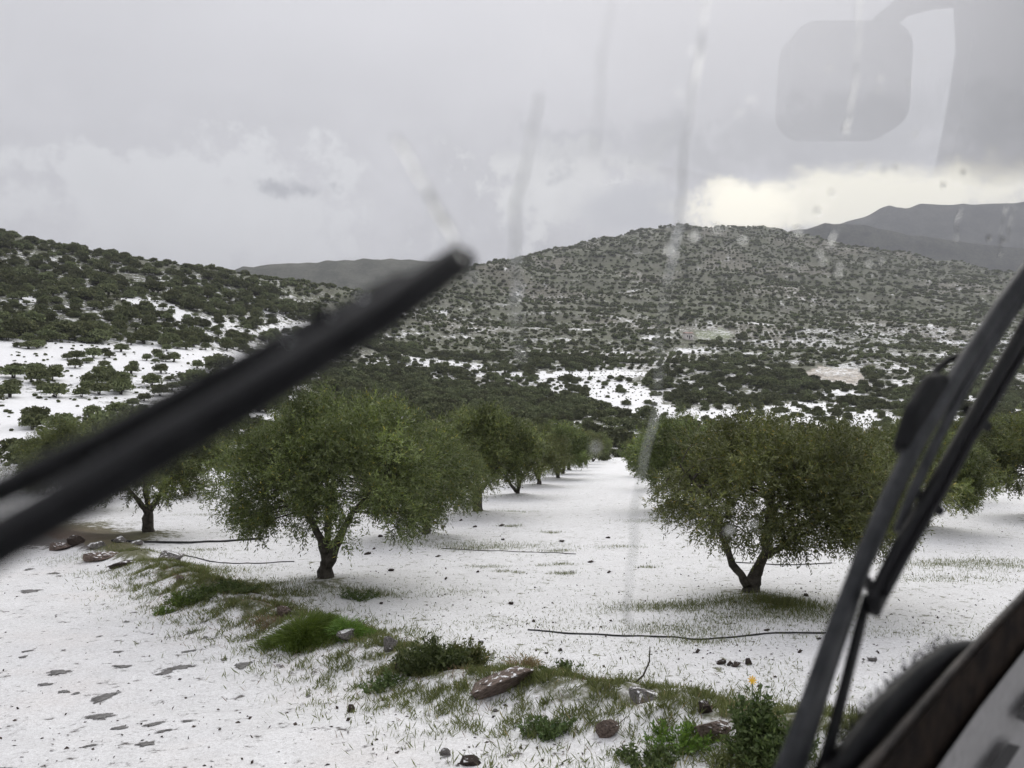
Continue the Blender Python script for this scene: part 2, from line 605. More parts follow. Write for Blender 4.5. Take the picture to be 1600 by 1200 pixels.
def masks(X, Y, Z):
    """snow amount and thicket amount at ground points"""
    Yc = np.maximum(Y, 0.5)
    px = 800 + F * X / Yc
    py = HOR + F * (CZ - Z) / Yc
    jx = px + 9 * waves(X, Y, 14, 3, 6) + 4 * waves(X, Y, 5, 9, 6)
    jy = py + 4 * waves(X, Y, 11, 14, 6) + 2 * waves(X, Y, 4, 7, 6)
    r = np.hypot(X, Y)
    front = Y > 0.35 * np.abs(X)
    D = np.maximum(Y, 1)
    # open orchard
    inorch = np.clip(1 - (r - 95) / 50, 0, 1)
    left = np.clip((560 - px) / 120, 0, 1)
    inorch = np.maximum(np.where(r < 45, 1.0, 0), inorch * (1 - left) + left * np.clip(1 - (r - 55) / 20, 0, 1))
    hill = np.clip((py - 360) / 260, 0, 1)
    hillbase = 0.05 + 0.42 * hill ** 1.4 + 0.20 * left + np.where((grove(X, Y) > 0) & (r > 300), 0.10, 0)
    streak = 0.22 * waves(X, Y, 40, 5, 8) + 0.16 * waves(X, Y, 12, 11, 8)
    snow = hillbase + streak * (0.5 + 0.5 * hill)
    ter = np.sin(Z * 2 * math.pi / 9.0 + waves(X, Y, 120, 3, 6) * 2)
    snow = snow + np.where((r > 400) & (px > 560), 0.34 * np.clip((-ter - 0.80) / 0.2, 0, 1) * np.clip(0.45 + 1.3 * waves(X, Y, 60, 13, 8), 0, 1), 0)
    for poly, s in SNOWY:
        m = in_poly(jx, jy, poly) & front & (r > 45)
        snow = np.where(m, s, snow)
    thick = np.zeros_like(snow)
    for poly, s in BUSHY:
        m = in_poly(jx, jy, poly) & front & (r > 60)
        thick = np.where(m, s, thick)
        snow = np.where(m, 0.05, snow)
    snow = snow * (1 - inorch) + np.where(r < 60, 0.75, 0.9) * inorch
    return np.clip(snow, 0, 1), thick, px, py, inorch


# ------------------------------------------------------------------ ground material
def ground_material():
    m, g = mat_new('hail_covered_ground')
    p, o = principled(g)
    tc = g.n('ShaderNodeTexCoord')
    pos = tc.outputs['Object']
    at = g.n('ShaderNodeAttribute', attribute_name='snow')
    soil = g.n('ShaderNodeAttribute', attribute_name='soil')
    road = g.n('ShaderNodeAttribute', attribute_name='road')
    nearf = g.n('ShaderNodeAttribute', attribute_name='near')
    big = g.noise(pos, 0.035, 6, 0.6)
    mid = g.noise(pos, 0.45, 7, 0.65)
    small = g.noise(pos, 5.0, 7, 0.68)
    tiny = g.noise(pos, 42.0, 4, 0.7)
    # threshold of the snow cover
    farn = g.m('ADD', g.m('MULTIPLY', g.m('SUBTRACT', mid, 0.5), 1.5), g.m('MULTIPLY', g.m('SUBTRACT', big, 0.5), 0.7))
    flk = g.noise(pos, 2.2, 3, 0.7)
    farn = g.m('ADD', farn, g.m('MULTIPLY', g.m('SUBTRACT', flk, 0.5), 1.0))
    t = g.m('ADD', at.outputs['Fac'], g.m('MULTIPLY', farn, g.m('SUBTRACT', 1.0, nearf.outputs['Fac'])))
    sm_far = g.ramp(t, 0.42, 0.62)
    # near: hail with bare specks
    spk = g.ramp(small, 0.31, 0.42)
    spk2 = g.ramp(g.m('ADD', g.m('MULTIPLY', tiny, 0.55), g.m('MULTIPLY', small, 0.45)), 0.345, 0.435)
    patchy = g.noise(pos, 0.8, 5, 0.6)
    cover = g.m('ADD', at.outputs['Fac'], g.m('MULTIPLY', g.m('SUBTRACT', patchy, 0.5), 0.55))
    sm_near = g.m('MULTIPLY', g.m('MULTIPLY', spk, g.ramp(spk2, 0.0, 1.0, 0.25, 1.0)), g.ramp(g.m('ADD', cover, g.m('MULTIPLY', g.m('SUBTRACT', small, 0.5), 0.9)), 0.38, 0.62))
    nm = nearf.outputs['Fac']
    smask = g.m('ADD', g.m('MULTIPLY', sm_near, nm), g.m('MULTIPLY', sm_far, g.m('SUBTRACT', 1.0, nm)))
    # hail colour: coarse white grains, a little wet grey
    grain = g.n('ShaderNodeTexVoronoi', i_Scale=70.0)
    g.l(pos, grain.inputs['Vector'])
    gr = g.ramp(grain.outputs['Distance'], 0.05, 0.75, 1.0, 0.72)
    wet = g.ramp(g.noise(pos, 1.7, 5, 0.6), 0.35, 0.7, 0.88, 1.0)
    hv = g.m('MULTIPLY', wet, g.m('ADD', g.m('MULTIPLY', gr, nm), g.m('SUBTRACT', 1.0, nm)))
    mot = g.ramp(g.noise(pos, 24.0, 4, 0.75), 0.34, 0.60, 0.66, 1.0)
    hv = g.m('MULTIPLY', hv, g.m('ADD', g.m('MULTIPLY', mot, nm), g.m('SUBTRACT', 1.0, nm)))
    hail = g.mix(hv, (0.26, 0.25, 0.24, 1), (0.88, 0.885, 0.90, 1))
    hail = g.mix(g.m('MULTIPLY', road.outputs['Fac'], g.ramp(g.noise(pos, 0.6, 4, 0.6), 0.45, 0.75, 0.0, 0.14)), hail, (0.72, 0.60, 0.53, 1))
    # soil under it
    low = g.noise(pos, 0.30, 8, 0.72)
    svf = g.m('MULTIPLY', g.ramp(low, 0.38, 0.62, 0.45, 1.25), g.ramp(flk, 0.3, 0.7, 0.7, 1.3))
    svn = g.m('ADD', 0.55, g.m('MULTIPLY', g.m('ADD', mid, small), 0.5))
    sv = g.m('ADD', g.m('MULTIPLY', svn, nm), g.m('MULTIPLY', svf, g.m('SUBTRACT', 1.0, nm)))
    sc = g.n('ShaderNodeVectorMath', operation='SCALE')
    g.l(soil.outputs['Color'], sc.inputs[0])
    g.l(sv, sc.inputs[3])
    col = g.mix(smask, sc.outputs[0], hail)
    g.l(col, p.inputs['Base Color'])
    g.l(g.m('SUBTRACT', 0.75, g.m('MULTIPLY', smask, 0.15)), p.inputs['Roughness'])
    p.inputs['Specular IOR Level'].default_value = 0.25
    b1 = g.n('ShaderNodeBump')
    b1.inputs['Strength'].default_value = 0.55
    b1.inputs['Distance'].default_value = 0.012
    g.l(g.m('ADD', g.m('MULTIPLY', g.m('SUBTRACT', 1.0, grain.outputs['Distance']), 0.6), g.m('ADD', small, g.m('MULTIPLY', smask, 0.8))), b1.inputs['Height'])
    g.l(b1.outputs[0], p.inputs['Normal'])
    return m


M_GROUND = ground_material()


def build_ground():
    fov = np.radians(np.linspace(-37.5, 37.5, 860))
    rest = np.radians(np.linspace(37.5, 322.5, 130))[1:-1]
    az = np.concatenate([fov, rest])
    rr = np.concatenate([np.geomspace(0.6, 5.2, 16)[:-1], np.geomspace(5.2, 40, 190)[:-1], np.geomspace(40, 1700, 230)[:-1], np.geomspace(1700, 9000, 18)])
    A, Rr = np.meshgrid(az, rr)
    X = Rr * np.sin(A); Y = Rr * np.cos(A)
    Z = terrain(X, Y)
    na, nr = len(az), len(rr)
    v = np.stack([X, Y, Z], -1).reshape(-1, 3)
    v = np.concatenate([v, [[0, 0, 0]]])
    i, j = np.meshgrid(np.arange(nr - 1), np.arange(na), indexing='ij')
    j2 = (j + 1) % na
    f = np.stack([i * na + j, (i + 1) * na + j, (i + 1) * na + j2, i * na + j2], -1).reshape(-1, 4)[:, ::-1]
    me = mesh_np('ground', v, f.copy(), M_GROUND, True)
    x, y, z = v[:, 0], v[:, 1], v[:, 2]
    snow, thick, px, py, orch = masks(x, y, z)
    r = np.hypot(x, y)
    d, s = seg_dist(x, y, BERM)
    onroad = ((s < 0) & (r < 40)).astype(float) * np.clip((d - 0.25) / 0.4, 0, 1)
    verge = np.exp(-(d / np.clip(0.7 + (px - 520) / 700, 0.7, 1.35)) ** 2) * np.clip(1 - (r - 26) / 5, 0, 1)
    snow = np.where(r < 60, snow - 0.30 * verge + 0.21 * onroad, snow)
    # bare earth at the far end of the verge
    bare = np.exp(-(((px - 60) / 150) ** 2 + ((py - 838) / 24) ** 2)) * (r < 40) * (y > 1)
    snow = snow - 0.75 * bare
    for (tx, ty) in ORCHARD[:40]:
        q = np.hypot(x - tx, y - ty)
        snow = snow - np.where(r < 70, 0.22 * np.exp(-(q / 1.1) ** 2), 0)
    snow = np.clip(snow, 0, 1)
    green = np.array([0.088, 0.100, 0.048]); brown = np.array([0.105, 0.085, 0.062]); grey = np.array([0.108, 0.108, 0.080])
    g1 = np.clip(0.5 + 0.7 * waves(x, y, 55, 2, 8), 0, 1)[:, None]
    hillc = green * g1 + grey * (1 - g1)
    nearc = np.where(verge[:, None] > 0.3, green * 0.9 + brown * 0.3, green * 1.1 + brown * 0.4)
    nearc = nearc * (1 - bare[:, None]) + np.array([0.085, 0.055, 0.042]) * bare[:, None]
    nearc = np.where(onroad[:, None] > 0.5, np.array([0.11, 0.10, 0.095]), nearc)
    soil = np.where(r[:, None] < 60, nearc, hillc)
    fieldm = in_poly(px, py, [(1085, 517), (1130, 514), (1152, 526), (1130, 531), (1090, 528)]) & (y > 200)
    soil = np.where(fieldm[:, None], np.array([0.17, 0.20, 0.10]), soil)
    trim = in_poly(px, py, SNOWY[10][0]) & (y > 200)
    soil = np.where(trim[:, None], np.array([0.46, 0.41, 0.35]), soil)
    gv = (np.clip(grove(x, y) * 6, 0, 1) * ((r > 300) & (px > 520)) * (~trim) * (~fieldm))[:, None]
    soil = soil * (1 - gv) + np.array([0.145, 0.138, 0.102]) * gv

    def attr(nm, val):
        a = me.attributes.new(nm, 'FLOAT', 'POINT')
        a.data.foreach_set('value', np.asarray(val, dtype=np.float32))
    attr('snow', snow)
    attr('road', onroad)
    attr('near', np.clip(1 - (r - 30) / 50, 0, 1))
    ca = me.attributes.new('soil', 'FLOAT_COLOR', 'POINT')
    ca.data.foreach_set('color', np.concatenate([soil, np.ones((len(soil), 1))], 1).astype(np.float32).ravel())
    o = obj('ground', me)
    tag(o, 'ground of orchard, road and hillsides white with hail', None, None, 'structure')
    return o


build_ground()


def build_ridge(name, pts, D, label, c1, c2, depth):
    """a far range: a ridge with a front and back slope, skyline given by bearing and height"""
    xs = np.linspace(pts[0][0], pts[-1][0], 260)
    ys = np.interp(xs, [p[0] for p in pts], [p[1] for p in pts])
    ys = ys + 1.1 * np.interp(xs, np.linspace(xs[0], xs[-1], 60), np.random.default_rng(len(name)).normal(0, 1, 60))
    t = np.linspace(-1, 1, 41)
    V = []
    for tt in t:
        X = (xs - 800) / F * D * (1 + tt * depth)
        Y = np.full_like(xs, D * (1 + tt * depth))
        top = CZ - (ys - HOR) / F * D
        prof = (1 - abs(tt)) ** 1.15
        Z = -70 + (top + 70) * prof + (1 - prof) * prof * 0.34 * (top + 70) * waves(X, Y, D * 0.09, 4, 8) + prof * (1 - prof) * D * 0.012 * waves(X, Y, D * 0.035, 10, 8)
        V.append(np.stack([X, Y, Z], -1))
    V = np.array(V)
    n, m2 = V.shape[0], V.shape[1]
    i, j = np.meshgrid(np.arange(n - 1), np.arange(m2 - 1), indexing='ij')
    f = np.stack([i * m2 + j, i * m2 + j + 1, (i + 1) * m2 + j + 1, (i + 1) * m2 + j], -1).reshape(-1, 4)
    mat, g = mat_new(name)
    p, o = principled(g)
    tc = g.n('ShaderNodeTexCoord')
    nn = g.noise(tc.outputs['Object'], 40.0 / D, 8, 0.68)
    n2 = g.noise(tc.outputs['Object'], 300.0 / D, 6, 0.7)
    g.l(g.mix(g.ramp(g.m('ADD', g.m('MULTIPLY', nn, 0.5), g.m('MULTIPLY', n2, 0.5)), 0.40, 0.60), (*c1, 1), (*c2, 1)), p.inputs['Base Color'])
    p.inputs['Roughness'].default_value = 0.95
    p.inputs['Specular IOR Level'].default_value = 0.05
    ob = obj(name, mesh_np(name, V.reshape(-1, 3), f, mat, True))
    return tag(ob, label, None, None, 'structure')


build_ridge('hill', [(150, 470), (300, 432), (360, 420), (420, 414), (500, 409), (560, 406), (640, 405), (720, 412), (800, 425), (900, 440), (1000, 470)], 1900,
            'pale distant hill in the dip behind the wiper tip', (0.045, 0.05, 0.034), (0.12, 0.12, 0.095), 0.30)
build_ridge('ridge', [(1080, 430), (1180, 385), (1235, 362), (1290, 350), (1350, 352), (1420, 367), (1500, 378), (1600, 390), (1750, 395), (1900, 400)], 2450,
            'dark shoulder ridge below the peaked mountain', (0.018, 0.021, 0.018), (0.080, 0.083, 0.066), 0.22)
build_ridge('mountain', [(1150, 430), (1240, 372), (1310, 350), (1350, 338), (1378, 325), (1390, 320), (1402, 324), (1415, 325), (1435, 319), (1500, 320), (1600, 317), (1700, 322), (1900, 340), (2100, 370)], 3400,
            'blue grey mountain with small peak under the bright cloud gap', (0.015, 0.018, 0.018), (0.075, 0.078, 0.068), 0.24)

# ------------------------------------------------------------------ foliage
M_OLIVE = leaf_mat('olive_leaves', (0.048, 0.066, 0.015), (0.160, 0.190, 0.046), (0.150, 0.175, 0.082), 0.30, 0.45, 0.4, (0.30, 0.26, 0.06), True, 0.25)
M_BARK = simple_mat('olive_bark', (0.030, 0.026, 0.021), (0.095, 0.085, 0.070), 9.0, 0.9, 0.9, 22.0)
M_SCRUB = leaf_mat('scrub_leaves', (0.068, 0.080, 0.040), (0.175, 0.190, 0.095), (0.105, 0.120, 0.062), 0.15, 0.75, 0.1, spread=0.95)
M_SCRUB_OLIVE = leaf_mat('hillside_olive_leaves', (0.085, 0.100, 0.044), (0.205, 0.225, 0.105), (0.145, 0.165, 0.090), 0.15, 0.75, 0.1, spread=0.8)
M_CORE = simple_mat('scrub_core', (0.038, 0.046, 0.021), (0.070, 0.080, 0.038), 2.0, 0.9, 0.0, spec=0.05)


def unit(a):
    return a / np.maximum(np.linalg.norm(a, axis=-1, keepdims=True), 1e-9)


def leaf_quads(c, d, L, W, rg):
    """rhombic leaves: base c, direction d"""
    n = len(c)
    s = unit(np.cross(d, unit(rg.normal(size=(n, 3)))))
    up = np.cross(s, d)
    L = L[:, None]; W = W[:, None]
    v = np.stack([c, c + d * L * 0.45 + s * W * 0.5 + up * W * 0.15, c + d * L, c + d * L * 0.45 - s * W * 0.5 + up * W * 0.15], 1).reshape(-1, 3)
    f = np.arange(4 * n).reshape(-1, 4)
    return v, f


def olive_crown(rg, rx, ry, zlo, ztop, cx, cy, nclump, ntwig, flat=1.0, leaf=1.0, hole=0.30):
    zc = zlo + 0.42 * (ztop - zlo)
    # clump centres fill a dome
    cl = []
    while len(cl) < nclump:
        q = rg.normal(size=3)
        q /= np.linalg.norm(q)
        rho = rg.uniform(0.30, 1.0) ** 0.55 * 0.90
        az = math.atan2(q[1], q[0])
        lump = 1 + 0.10 * math.sin(3 * az + rx * 7) + 0.07 * math.sin(5 * az + 2 + ry * 5)
        h = (ztop - zc) if q[2] > 0 else (zc - zlo)
        zq = abs(q[2]) ** flat * (1 if q[2] > 0 else -1)
        p = np.array([cx + q[0] * rx * rho * lump, cy + q[1] * ry * rho * lump, zc + zq * h * rho])
        if q[2] < -0.1 and math.hypot(q[0], q[1]) * rho < 0.5 and p[2] < zlo + hole * (ztop - zlo):
            continue          # open underneath around the limbs
        cl.append(p)
    cl = np.array(cl)
    k = np.repeat(np.arange(nclump), ntwig)
    rad = rg.uniform(0.20, 0.42, nclump)[k]
    off = rg.normal(size=(len(k), 3))
    off = off / np.linalg.norm(off, axis=1, keepdims=True) * (rg.uniform(0, 1, len(k)) ** 0.45)[:, None] * rad[:, None]
    base = cl[k] + off
    rel = base - np.array([cx, cy, zc])
    out = unit(rel / np.array([rx, ry, (ztop - zlo) * 0.5]))
    hgt = (base[:, 2] - zlo) / (ztop - zlo)
    d = unit(out * 0.55 + unit(off) * 0.5 + rg.normal(size=out.shape) * 0.45 + np.stack([0 * hgt, 0 * hgt, 0.75 * hgt - 0.24], 1))
    tl = rg.uniform(0.16, 0.34, len(k)) * (1 + 0.5 * (hgt > 0.75) * rg.uniform(0, 1, len(k)))
    nl = 13
    t = np.tile(np.linspace(0.08, 1.0, nl), (len(k), 1)) + rg.normal(0, 0.02, (len(k), nl))
    lb = base[:, None, :] + d[:, None, :] * (t * tl[:, None])[:, :, None]
    lb[:, :, 2] -= (t ** 2) * tl[:, None] * 0.18 * (1.2 - hgt)[:, None]
    side = rg.normal(size=(len(k), nl, 3))
    ld = unit(d[:, None, :] * 0.75 + unit(side) * 0.85)
    lb = lb.reshape(-1, 3); ld = ld.reshape(-1, 3)
    n = len(lb)
    v, f = leaf_quads(lb, ld, rg.uniform(0.050, 0.085, n) * leaf, rg.uniform(0.013, 0.021, n) * leaf, rg)
    tint = np.clip(np.exp(rg.normal(0, 0.30, nclump)), 0.55, 1.8)[k] * rg.uniform(0.8, 1.2, len(k))
    return v, f, cl, np.repeat(tint, nl)


def make_tree(name, loc, rg, limbs, crown_args, rz=0.0, scale=1.0):
    """limbs: list of (points, radii); crown_args for olive_crown"""
    root = empty(name, loc, rz)
    root.scale = (scale,) * 3
    v, f, cl, tint = olive_crown(rg, **crown_args)
    me = mesh_np('crown', v, f, M_OLIVE)
    ta = me.attributes.new('tint', 'FLOAT', 'FACE')
    ta.data.foreach_set('value', tint.astype(np.float32))
    obj('crown', me, root)
    mb = MB()
    tips = []
    for pts, rad in limbs:
        rad = [q * 0.74 for q in rad]
        # refine with a little crookedness
        P, Q = [], []
        for a in range(len(pts) - 1):
            for s in range(4):
                t = s / 4
                p = Vector(pts[a]).lerp(Vector(pts[a + 1]), t)
                j = 0.10 * rad[a]
                P.append(p + Vector((rg.normal() * j, rg.normal() * j, rg.normal() * j * 0.5)))
                Q.append((rad[a] * (1 - t) + rad[a + 1] * t) * (1 + 0.10 * rg.normal()))
        P.append(Vector(pts[-1])); Q.append(rad[-1])
        mb.tube(P, Q, 9)
        tips += [(p, q) for p, q in zip(P[len(P) // 2:], Q[len(Q) // 2:])]
    for c in cl:
        c = Vector(c)
        best = min(tips, key=lambda tq: (tq[0] - c).length + (0.6 if tq[0].z > c.z + 0.2 else 0))
        a = best[0]
        mid = a.lerp(c, 0.5) + Vector((rg.normal() * 0.10, rg.normal() * 0.10, 0.10 + rg.normal() * 0.06))
        q = min(best[1] * 0.5, 0.028)
        mb.tube([a, a.lerp(mid, 0.5) + Vector((0, 0, 0.03)), mid, mid.lerp(c, 0.6) + Vector((0, 0, 0.03)), c], [q, q * 0.85, q * 0.65, q * 0.45, 0.004], 5, False)
    obj('trunk', mb.mesh('trunk', M_BARK, True), root)
    return root


def copy_tree(src, loc, rz, scale):
    r = src.copy()
    COL.objects.link(r)
    r.location = loc
    r.rotation_euler = (0, 0, rz)
    r.scale = scale
    for ch in src.children:
        c = ch.copy()
        COL.objects.link(c)
        c.parent = r
    return r


rg = np.random.default_rng(11)
# big olive of the near row: three stems from one foot
lx, ly = ORCHARD[0]
limbs_l = [([(0, 0, -0.15), (0.02, 0, 0.22), (0.05, 0.02, 0.45)], [0.24, 0.17, 0.13]),
           ([(0.03, 0, 0.20), (-0.10, 0.05, 0.70), (-0.42, 0.1, 1.30), (-0.95, 0.15, 1.95)], [0.12, 0.09, 0.07, 0.04]),
           ([(0.02, 0.02, 0.25), (0.02, 0.1, 0.85), (0.10, 0.2, 1.5), (0.1, 0.3, 2.6)], [0.11, 0.085, 0.07, 0.03]),
           ([(0.06, -0.02, 0.22), (0.26, -0.02, 0.75), (0.52, 0.0, 1.25), (1.15, 0.05, 1.9)], [0.13, 0.11, 0.08, 0.04]),
           ([(0.03, -0.05, 0.9), (0.15, -0.5, 1.5), (0.3, -1.0, 2.1)], [0.07, 0.05, 0.03])]
TREE_L = make_tree('olive_tree', (lx, ly, tz(lx, ly)), rg, limbs_l,
                   dict(rx=2.45, ry=2.2, zlo=0.58, ztop=3.62, cx=0.27, cy=0.0, nclump=165, ntwig=58, flat=0.95, leaf=1.12, hole=0.34))
tag(TREE_L, 'big rounded olive tree with three stems behind the grassy verge', 'olive tree', 'olive trees of the orchard')
rx_, ry_ = ORCHARD[10]
limbs_r = [([(0, 0, -0.15), (0.05, 0, 0.12), (0.12, 0.02, 0.30)], [0.24, 0.18, 0.13]),
           ([(-0.03, 0, 0.12), (-0.30, 0.0, 0.48), (-0.50, 0.05, 1.05), (-0.75, 0.1, 1.7), (-1.2, 0.1, 2.2)], [0.12, 0.09, 0.075, 0.05, 0.03]),
           ([(0.07, 0.02, 0.22), (0.30, 0.05, 0.70), (0.38, 0.1, 1.3), (0.55, 0.2, 2.3)], [0.14, 0.12, 0.09, 0.04]),
           ([(0.27, 0.03, 0.62), (0.62, 0.0, 0.80), (0.88, 0.0, 1.15), (1.7, 0.1, 1.6)], [0.085, 0.065, 0.05, 0.025]),
           ([(0.33, 0.08, 1.1), (0.8, 0.0, 1.45), (1.5, -0.1, 1.75), (2.3, 0, 1.95)], [0.06, 0.05, 0.04, 0.02]),
           ([(0.3, 0.05, 1.0), (0.3, -0.5, 1.6), (0.5, -1.1, 2.1)], [0.06, 0.045, 0.025])]
TREE_R = make_tree('olive_tree', (rx_, ry_, tz(rx_, ry_)), rg, limbs_r,
                   dict(rx=2.42, ry=2.0, zlo=0.95, ztop=2.88, cx=0.62, cy=0.0, nclump=155, ntwig=58, flat=0.72, leaf=1.12, hole=0.50))
tag(TREE_R, 'spreading flat-topped olive tree with V-shaped fork on a low mound', 'olive tree', 'olive trees of the orchard')
limbs_3 = [([(0, 0, -0.15), (0.0, 0, 0.4), (0.05, 0.02, 0.8)], [0.24, 0.19, 0.16]),
           ([(0.0, 0, 0.55), (-0.35, 0.1, 1.1), (-1.0, 0.1, 1.9)], [0.13, 0.09, 0.04]),
           ([(0.02, 0, 0.6), (0.12, 0.3, 1.3), (0.1, 0.5, 2.5)], [0.13, 0.10, 0.03]),
           ([(0.05, 0, 0.6), (0.40, -0.1, 1.15), (1.1, -0.2, 1.9)], [0.12, 0.09, 0.04])]
lz, lyz = ORCHARD[24]
TREE_3 = make_tree('olive_tree', (lz, lyz, tz(lz, lyz)), rg, limbs_3,
                   dict(rx=2.15, ry=2.05, zlo=0.9, ztop=3.5, cx=0.0, cy=0.0, nclump=115, ntwig=40, flat=0.9, leaf=1.5), rz=1.0)
tag(TREE_3, 'olive tree with short forked trunk under the long blurred wiper', 'olive tree', 'olive trees of the orchard')
limbs_4 = [([(0, 0, -0.15), (0.1, 0, 0.25), (0.15, 0.0, 0.5)], [0.2, 0.15, 0.12]),
           ([(-0.02, 0, 0.1), (-0.45, 0.1, 0.7), (-1.0, 0.1, 1.7)], [0.12, 0.09, 0.04]),
           ([(0.1, 0, 0.3), (0.35, 0.1, 0.9), (0.9, 0.1, 1.9)], [0.12, 0.09, 0.04]),
           ([(0.1, 0, 0.4), (0.05, -0.3, 1.2), (0.0, -0.5, 2.2)], [0.1, 0.08, 0.03])]
ax4, ay4 = ORCHARD[2]
TREE_4 = make_tree('olive_tree', (ax4, ay4, tz(ax4, ay4)), rg, limbs_4,
                   dict(rx=2.2, ry=2.1, zlo=0.8, ztop=3.4, cx=0.0, cy=0.0, nclump=110, ntwig=38, flat=0.85, leaf=1.7))
tag(TREE_4, 'third olive tree along the alley, twin trunks forking at the ground', 'olive tree', 'olive trees of the orchard')
ORD = ['first', 'second', 'third', 'fourth', 'fifth', 'sixth', 'seventh', 'eighth', 'ninth', 'tenth', 'eleventh', 'twelfth']
ROWTXT = {'A': 'olive tree down the row of the big rounded olive, {} from the road',
          'B': 'olive tree down the row of the flat-topped olive, {} from the road',
          'C': 'olive tree in the row beyond the flat-topped olive, {} from the road',
          'D': 'olive tree in the row past the upright wipers, {} from the road',
          'Z': 'olive tree in the row under the long wiper, {} from the road',
          'Y': 'olive tree in the second row under the long wiper, {} from the road',
          'X': 'olive tree in the row at the foot of the near hillside, {} from the road'}
cnt = {}
done = {0: 1, 10: 1, 24: 1, 2: 1}
for i, (row, dd) in enumerate(TREES):
    k = cnt.get(row, 0)
    cnt[row] = k + 1
    if i in done:
        continue
    x, y = ORCHARD[i]
    src = [TREE_3, TREE_4, TREE_3, TREE_L, TREE_4][i % 5] if dd < 60 else [TREE_3, TREE_4][i % 2]
    if i == 1: src = TREE_3
    s = random.uniform(0.95, 1.15) * (0.92 if src is TREE_L else 1)
    if row == 'D': s *= 1.05
    if row == 'A': s *= 1.12
    if i == 33: s = 0.84
    if row in 'BC' and i > 10: s *= 0.95
    jx, jy = random.uniform(-0.5, 0.5) * (dd > 35), random.uniform(-0.5, 0.5) * (dd > 35)
    c = copy_tree(src, (x + jx, y + jy, tz(x + jx, y + jy)), random.uniform(0, 6.28), (s * random.uniform(0.95, 1.1), s * random.uniform(0.95, 1.1), s))
    tag(c, ROWTXT[row].format(ORD[k]) if i != 33 else 'olive tree tucked close behind the big rounded olive', 'olive tree', 'olive trees of the orchard')


# ---------------------------------------------------------------- hillside trees and scrub
def shrub_mesh(name, seed, nq, size, rxy, rz_, trunk, mat, zoff):
    g_ = np.random.default_rng(seed)
    q = unit(g_.normal(size=(nq, 3)))
    q[:, 2] = np.where(q[:, 2] < -0.45, -q[:, 2], q[:, 2])
    az = np.arctan2(q[:, 1], q[:, 0])
    lump = 1 + 0.16 * np.sin(3 * az + seed) * (1 - np.abs(q[:, 2])) + 0.12 * np.sin(4 * q[:, 2] * 2 + az * 2 + seed * 2)
    rho = g_.uniform(0.72, 1.03, nq) * lump
    c = q * np.array([rxy, rxy, rz_]) * rho[:, None] + np.array([0, 0, zoff])
    d = unit(q * 0.5 + g_.normal(size=q.shape) * 0.8)
    L = g_.uniform(0.7, 1.4, nq) * size
    v, f = leaf_quads(c - d * L[:, None] * 0.5, d, L, L * 0.62, g_)
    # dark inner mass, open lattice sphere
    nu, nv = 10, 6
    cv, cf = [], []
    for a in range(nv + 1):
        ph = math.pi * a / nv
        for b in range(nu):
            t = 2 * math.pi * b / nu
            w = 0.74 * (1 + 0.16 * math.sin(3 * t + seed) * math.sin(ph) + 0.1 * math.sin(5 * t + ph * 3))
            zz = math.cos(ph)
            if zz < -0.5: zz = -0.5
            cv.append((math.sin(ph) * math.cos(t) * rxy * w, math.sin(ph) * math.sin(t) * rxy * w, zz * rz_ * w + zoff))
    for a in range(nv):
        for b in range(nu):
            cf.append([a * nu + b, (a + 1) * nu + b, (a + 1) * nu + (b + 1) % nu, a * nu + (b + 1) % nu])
    n0 = len(v)
    tb = MB()
    if trunk:
        for k in range(3):
            a = seed + k * 2.1
            tb.tube([(0.1 * math.cos(a), 0.1 * math.sin(a), -0.4), (0.25 * math.cos(a), 0.25 * math.sin(a), zoff * 0.55), (0.7 * rxy * 0.5 * math.cos(a), 0.7 * rxy * 0.5 * math.sin(a), zoff)], [0.16, 0.12, 0.07], 4, False)
    cf = np.array(cf) + n0
    V = np.concatenate([v, np.array(cv)])
    Fc = np.concatenate([f, cf])
    mi = np.concatenate([np.zeros(len(f), int), np.ones(len(cf), int)])
    if trunk:
        tf = np.array(tb.f) + len(V)
        V = np.concatenate([V, np.array([tuple(p) for p in tb.v])])
        Fc = np.concatenate([Fc, tf])
        mi = np.concatenate([mi, np.full(len(tf), 2)])
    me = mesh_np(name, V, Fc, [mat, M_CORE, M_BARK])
    me.polygons.foreach_set('material_index', mi.astype(np.int32))
    return me


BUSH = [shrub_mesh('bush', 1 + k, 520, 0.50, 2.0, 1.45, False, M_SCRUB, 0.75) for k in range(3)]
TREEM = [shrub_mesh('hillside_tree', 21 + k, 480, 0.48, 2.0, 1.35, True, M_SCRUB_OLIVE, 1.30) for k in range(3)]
FARB = [shrub_mesh('far_bush', 41 + k, 64, 1.1, 2.0, 1.5, False, [M_SCRUB_OLIVE, M_SCRUB, M_SCRUB_OLIVE, M_SCRUB_OLIVE][k], 0.8) for k in range(4)]


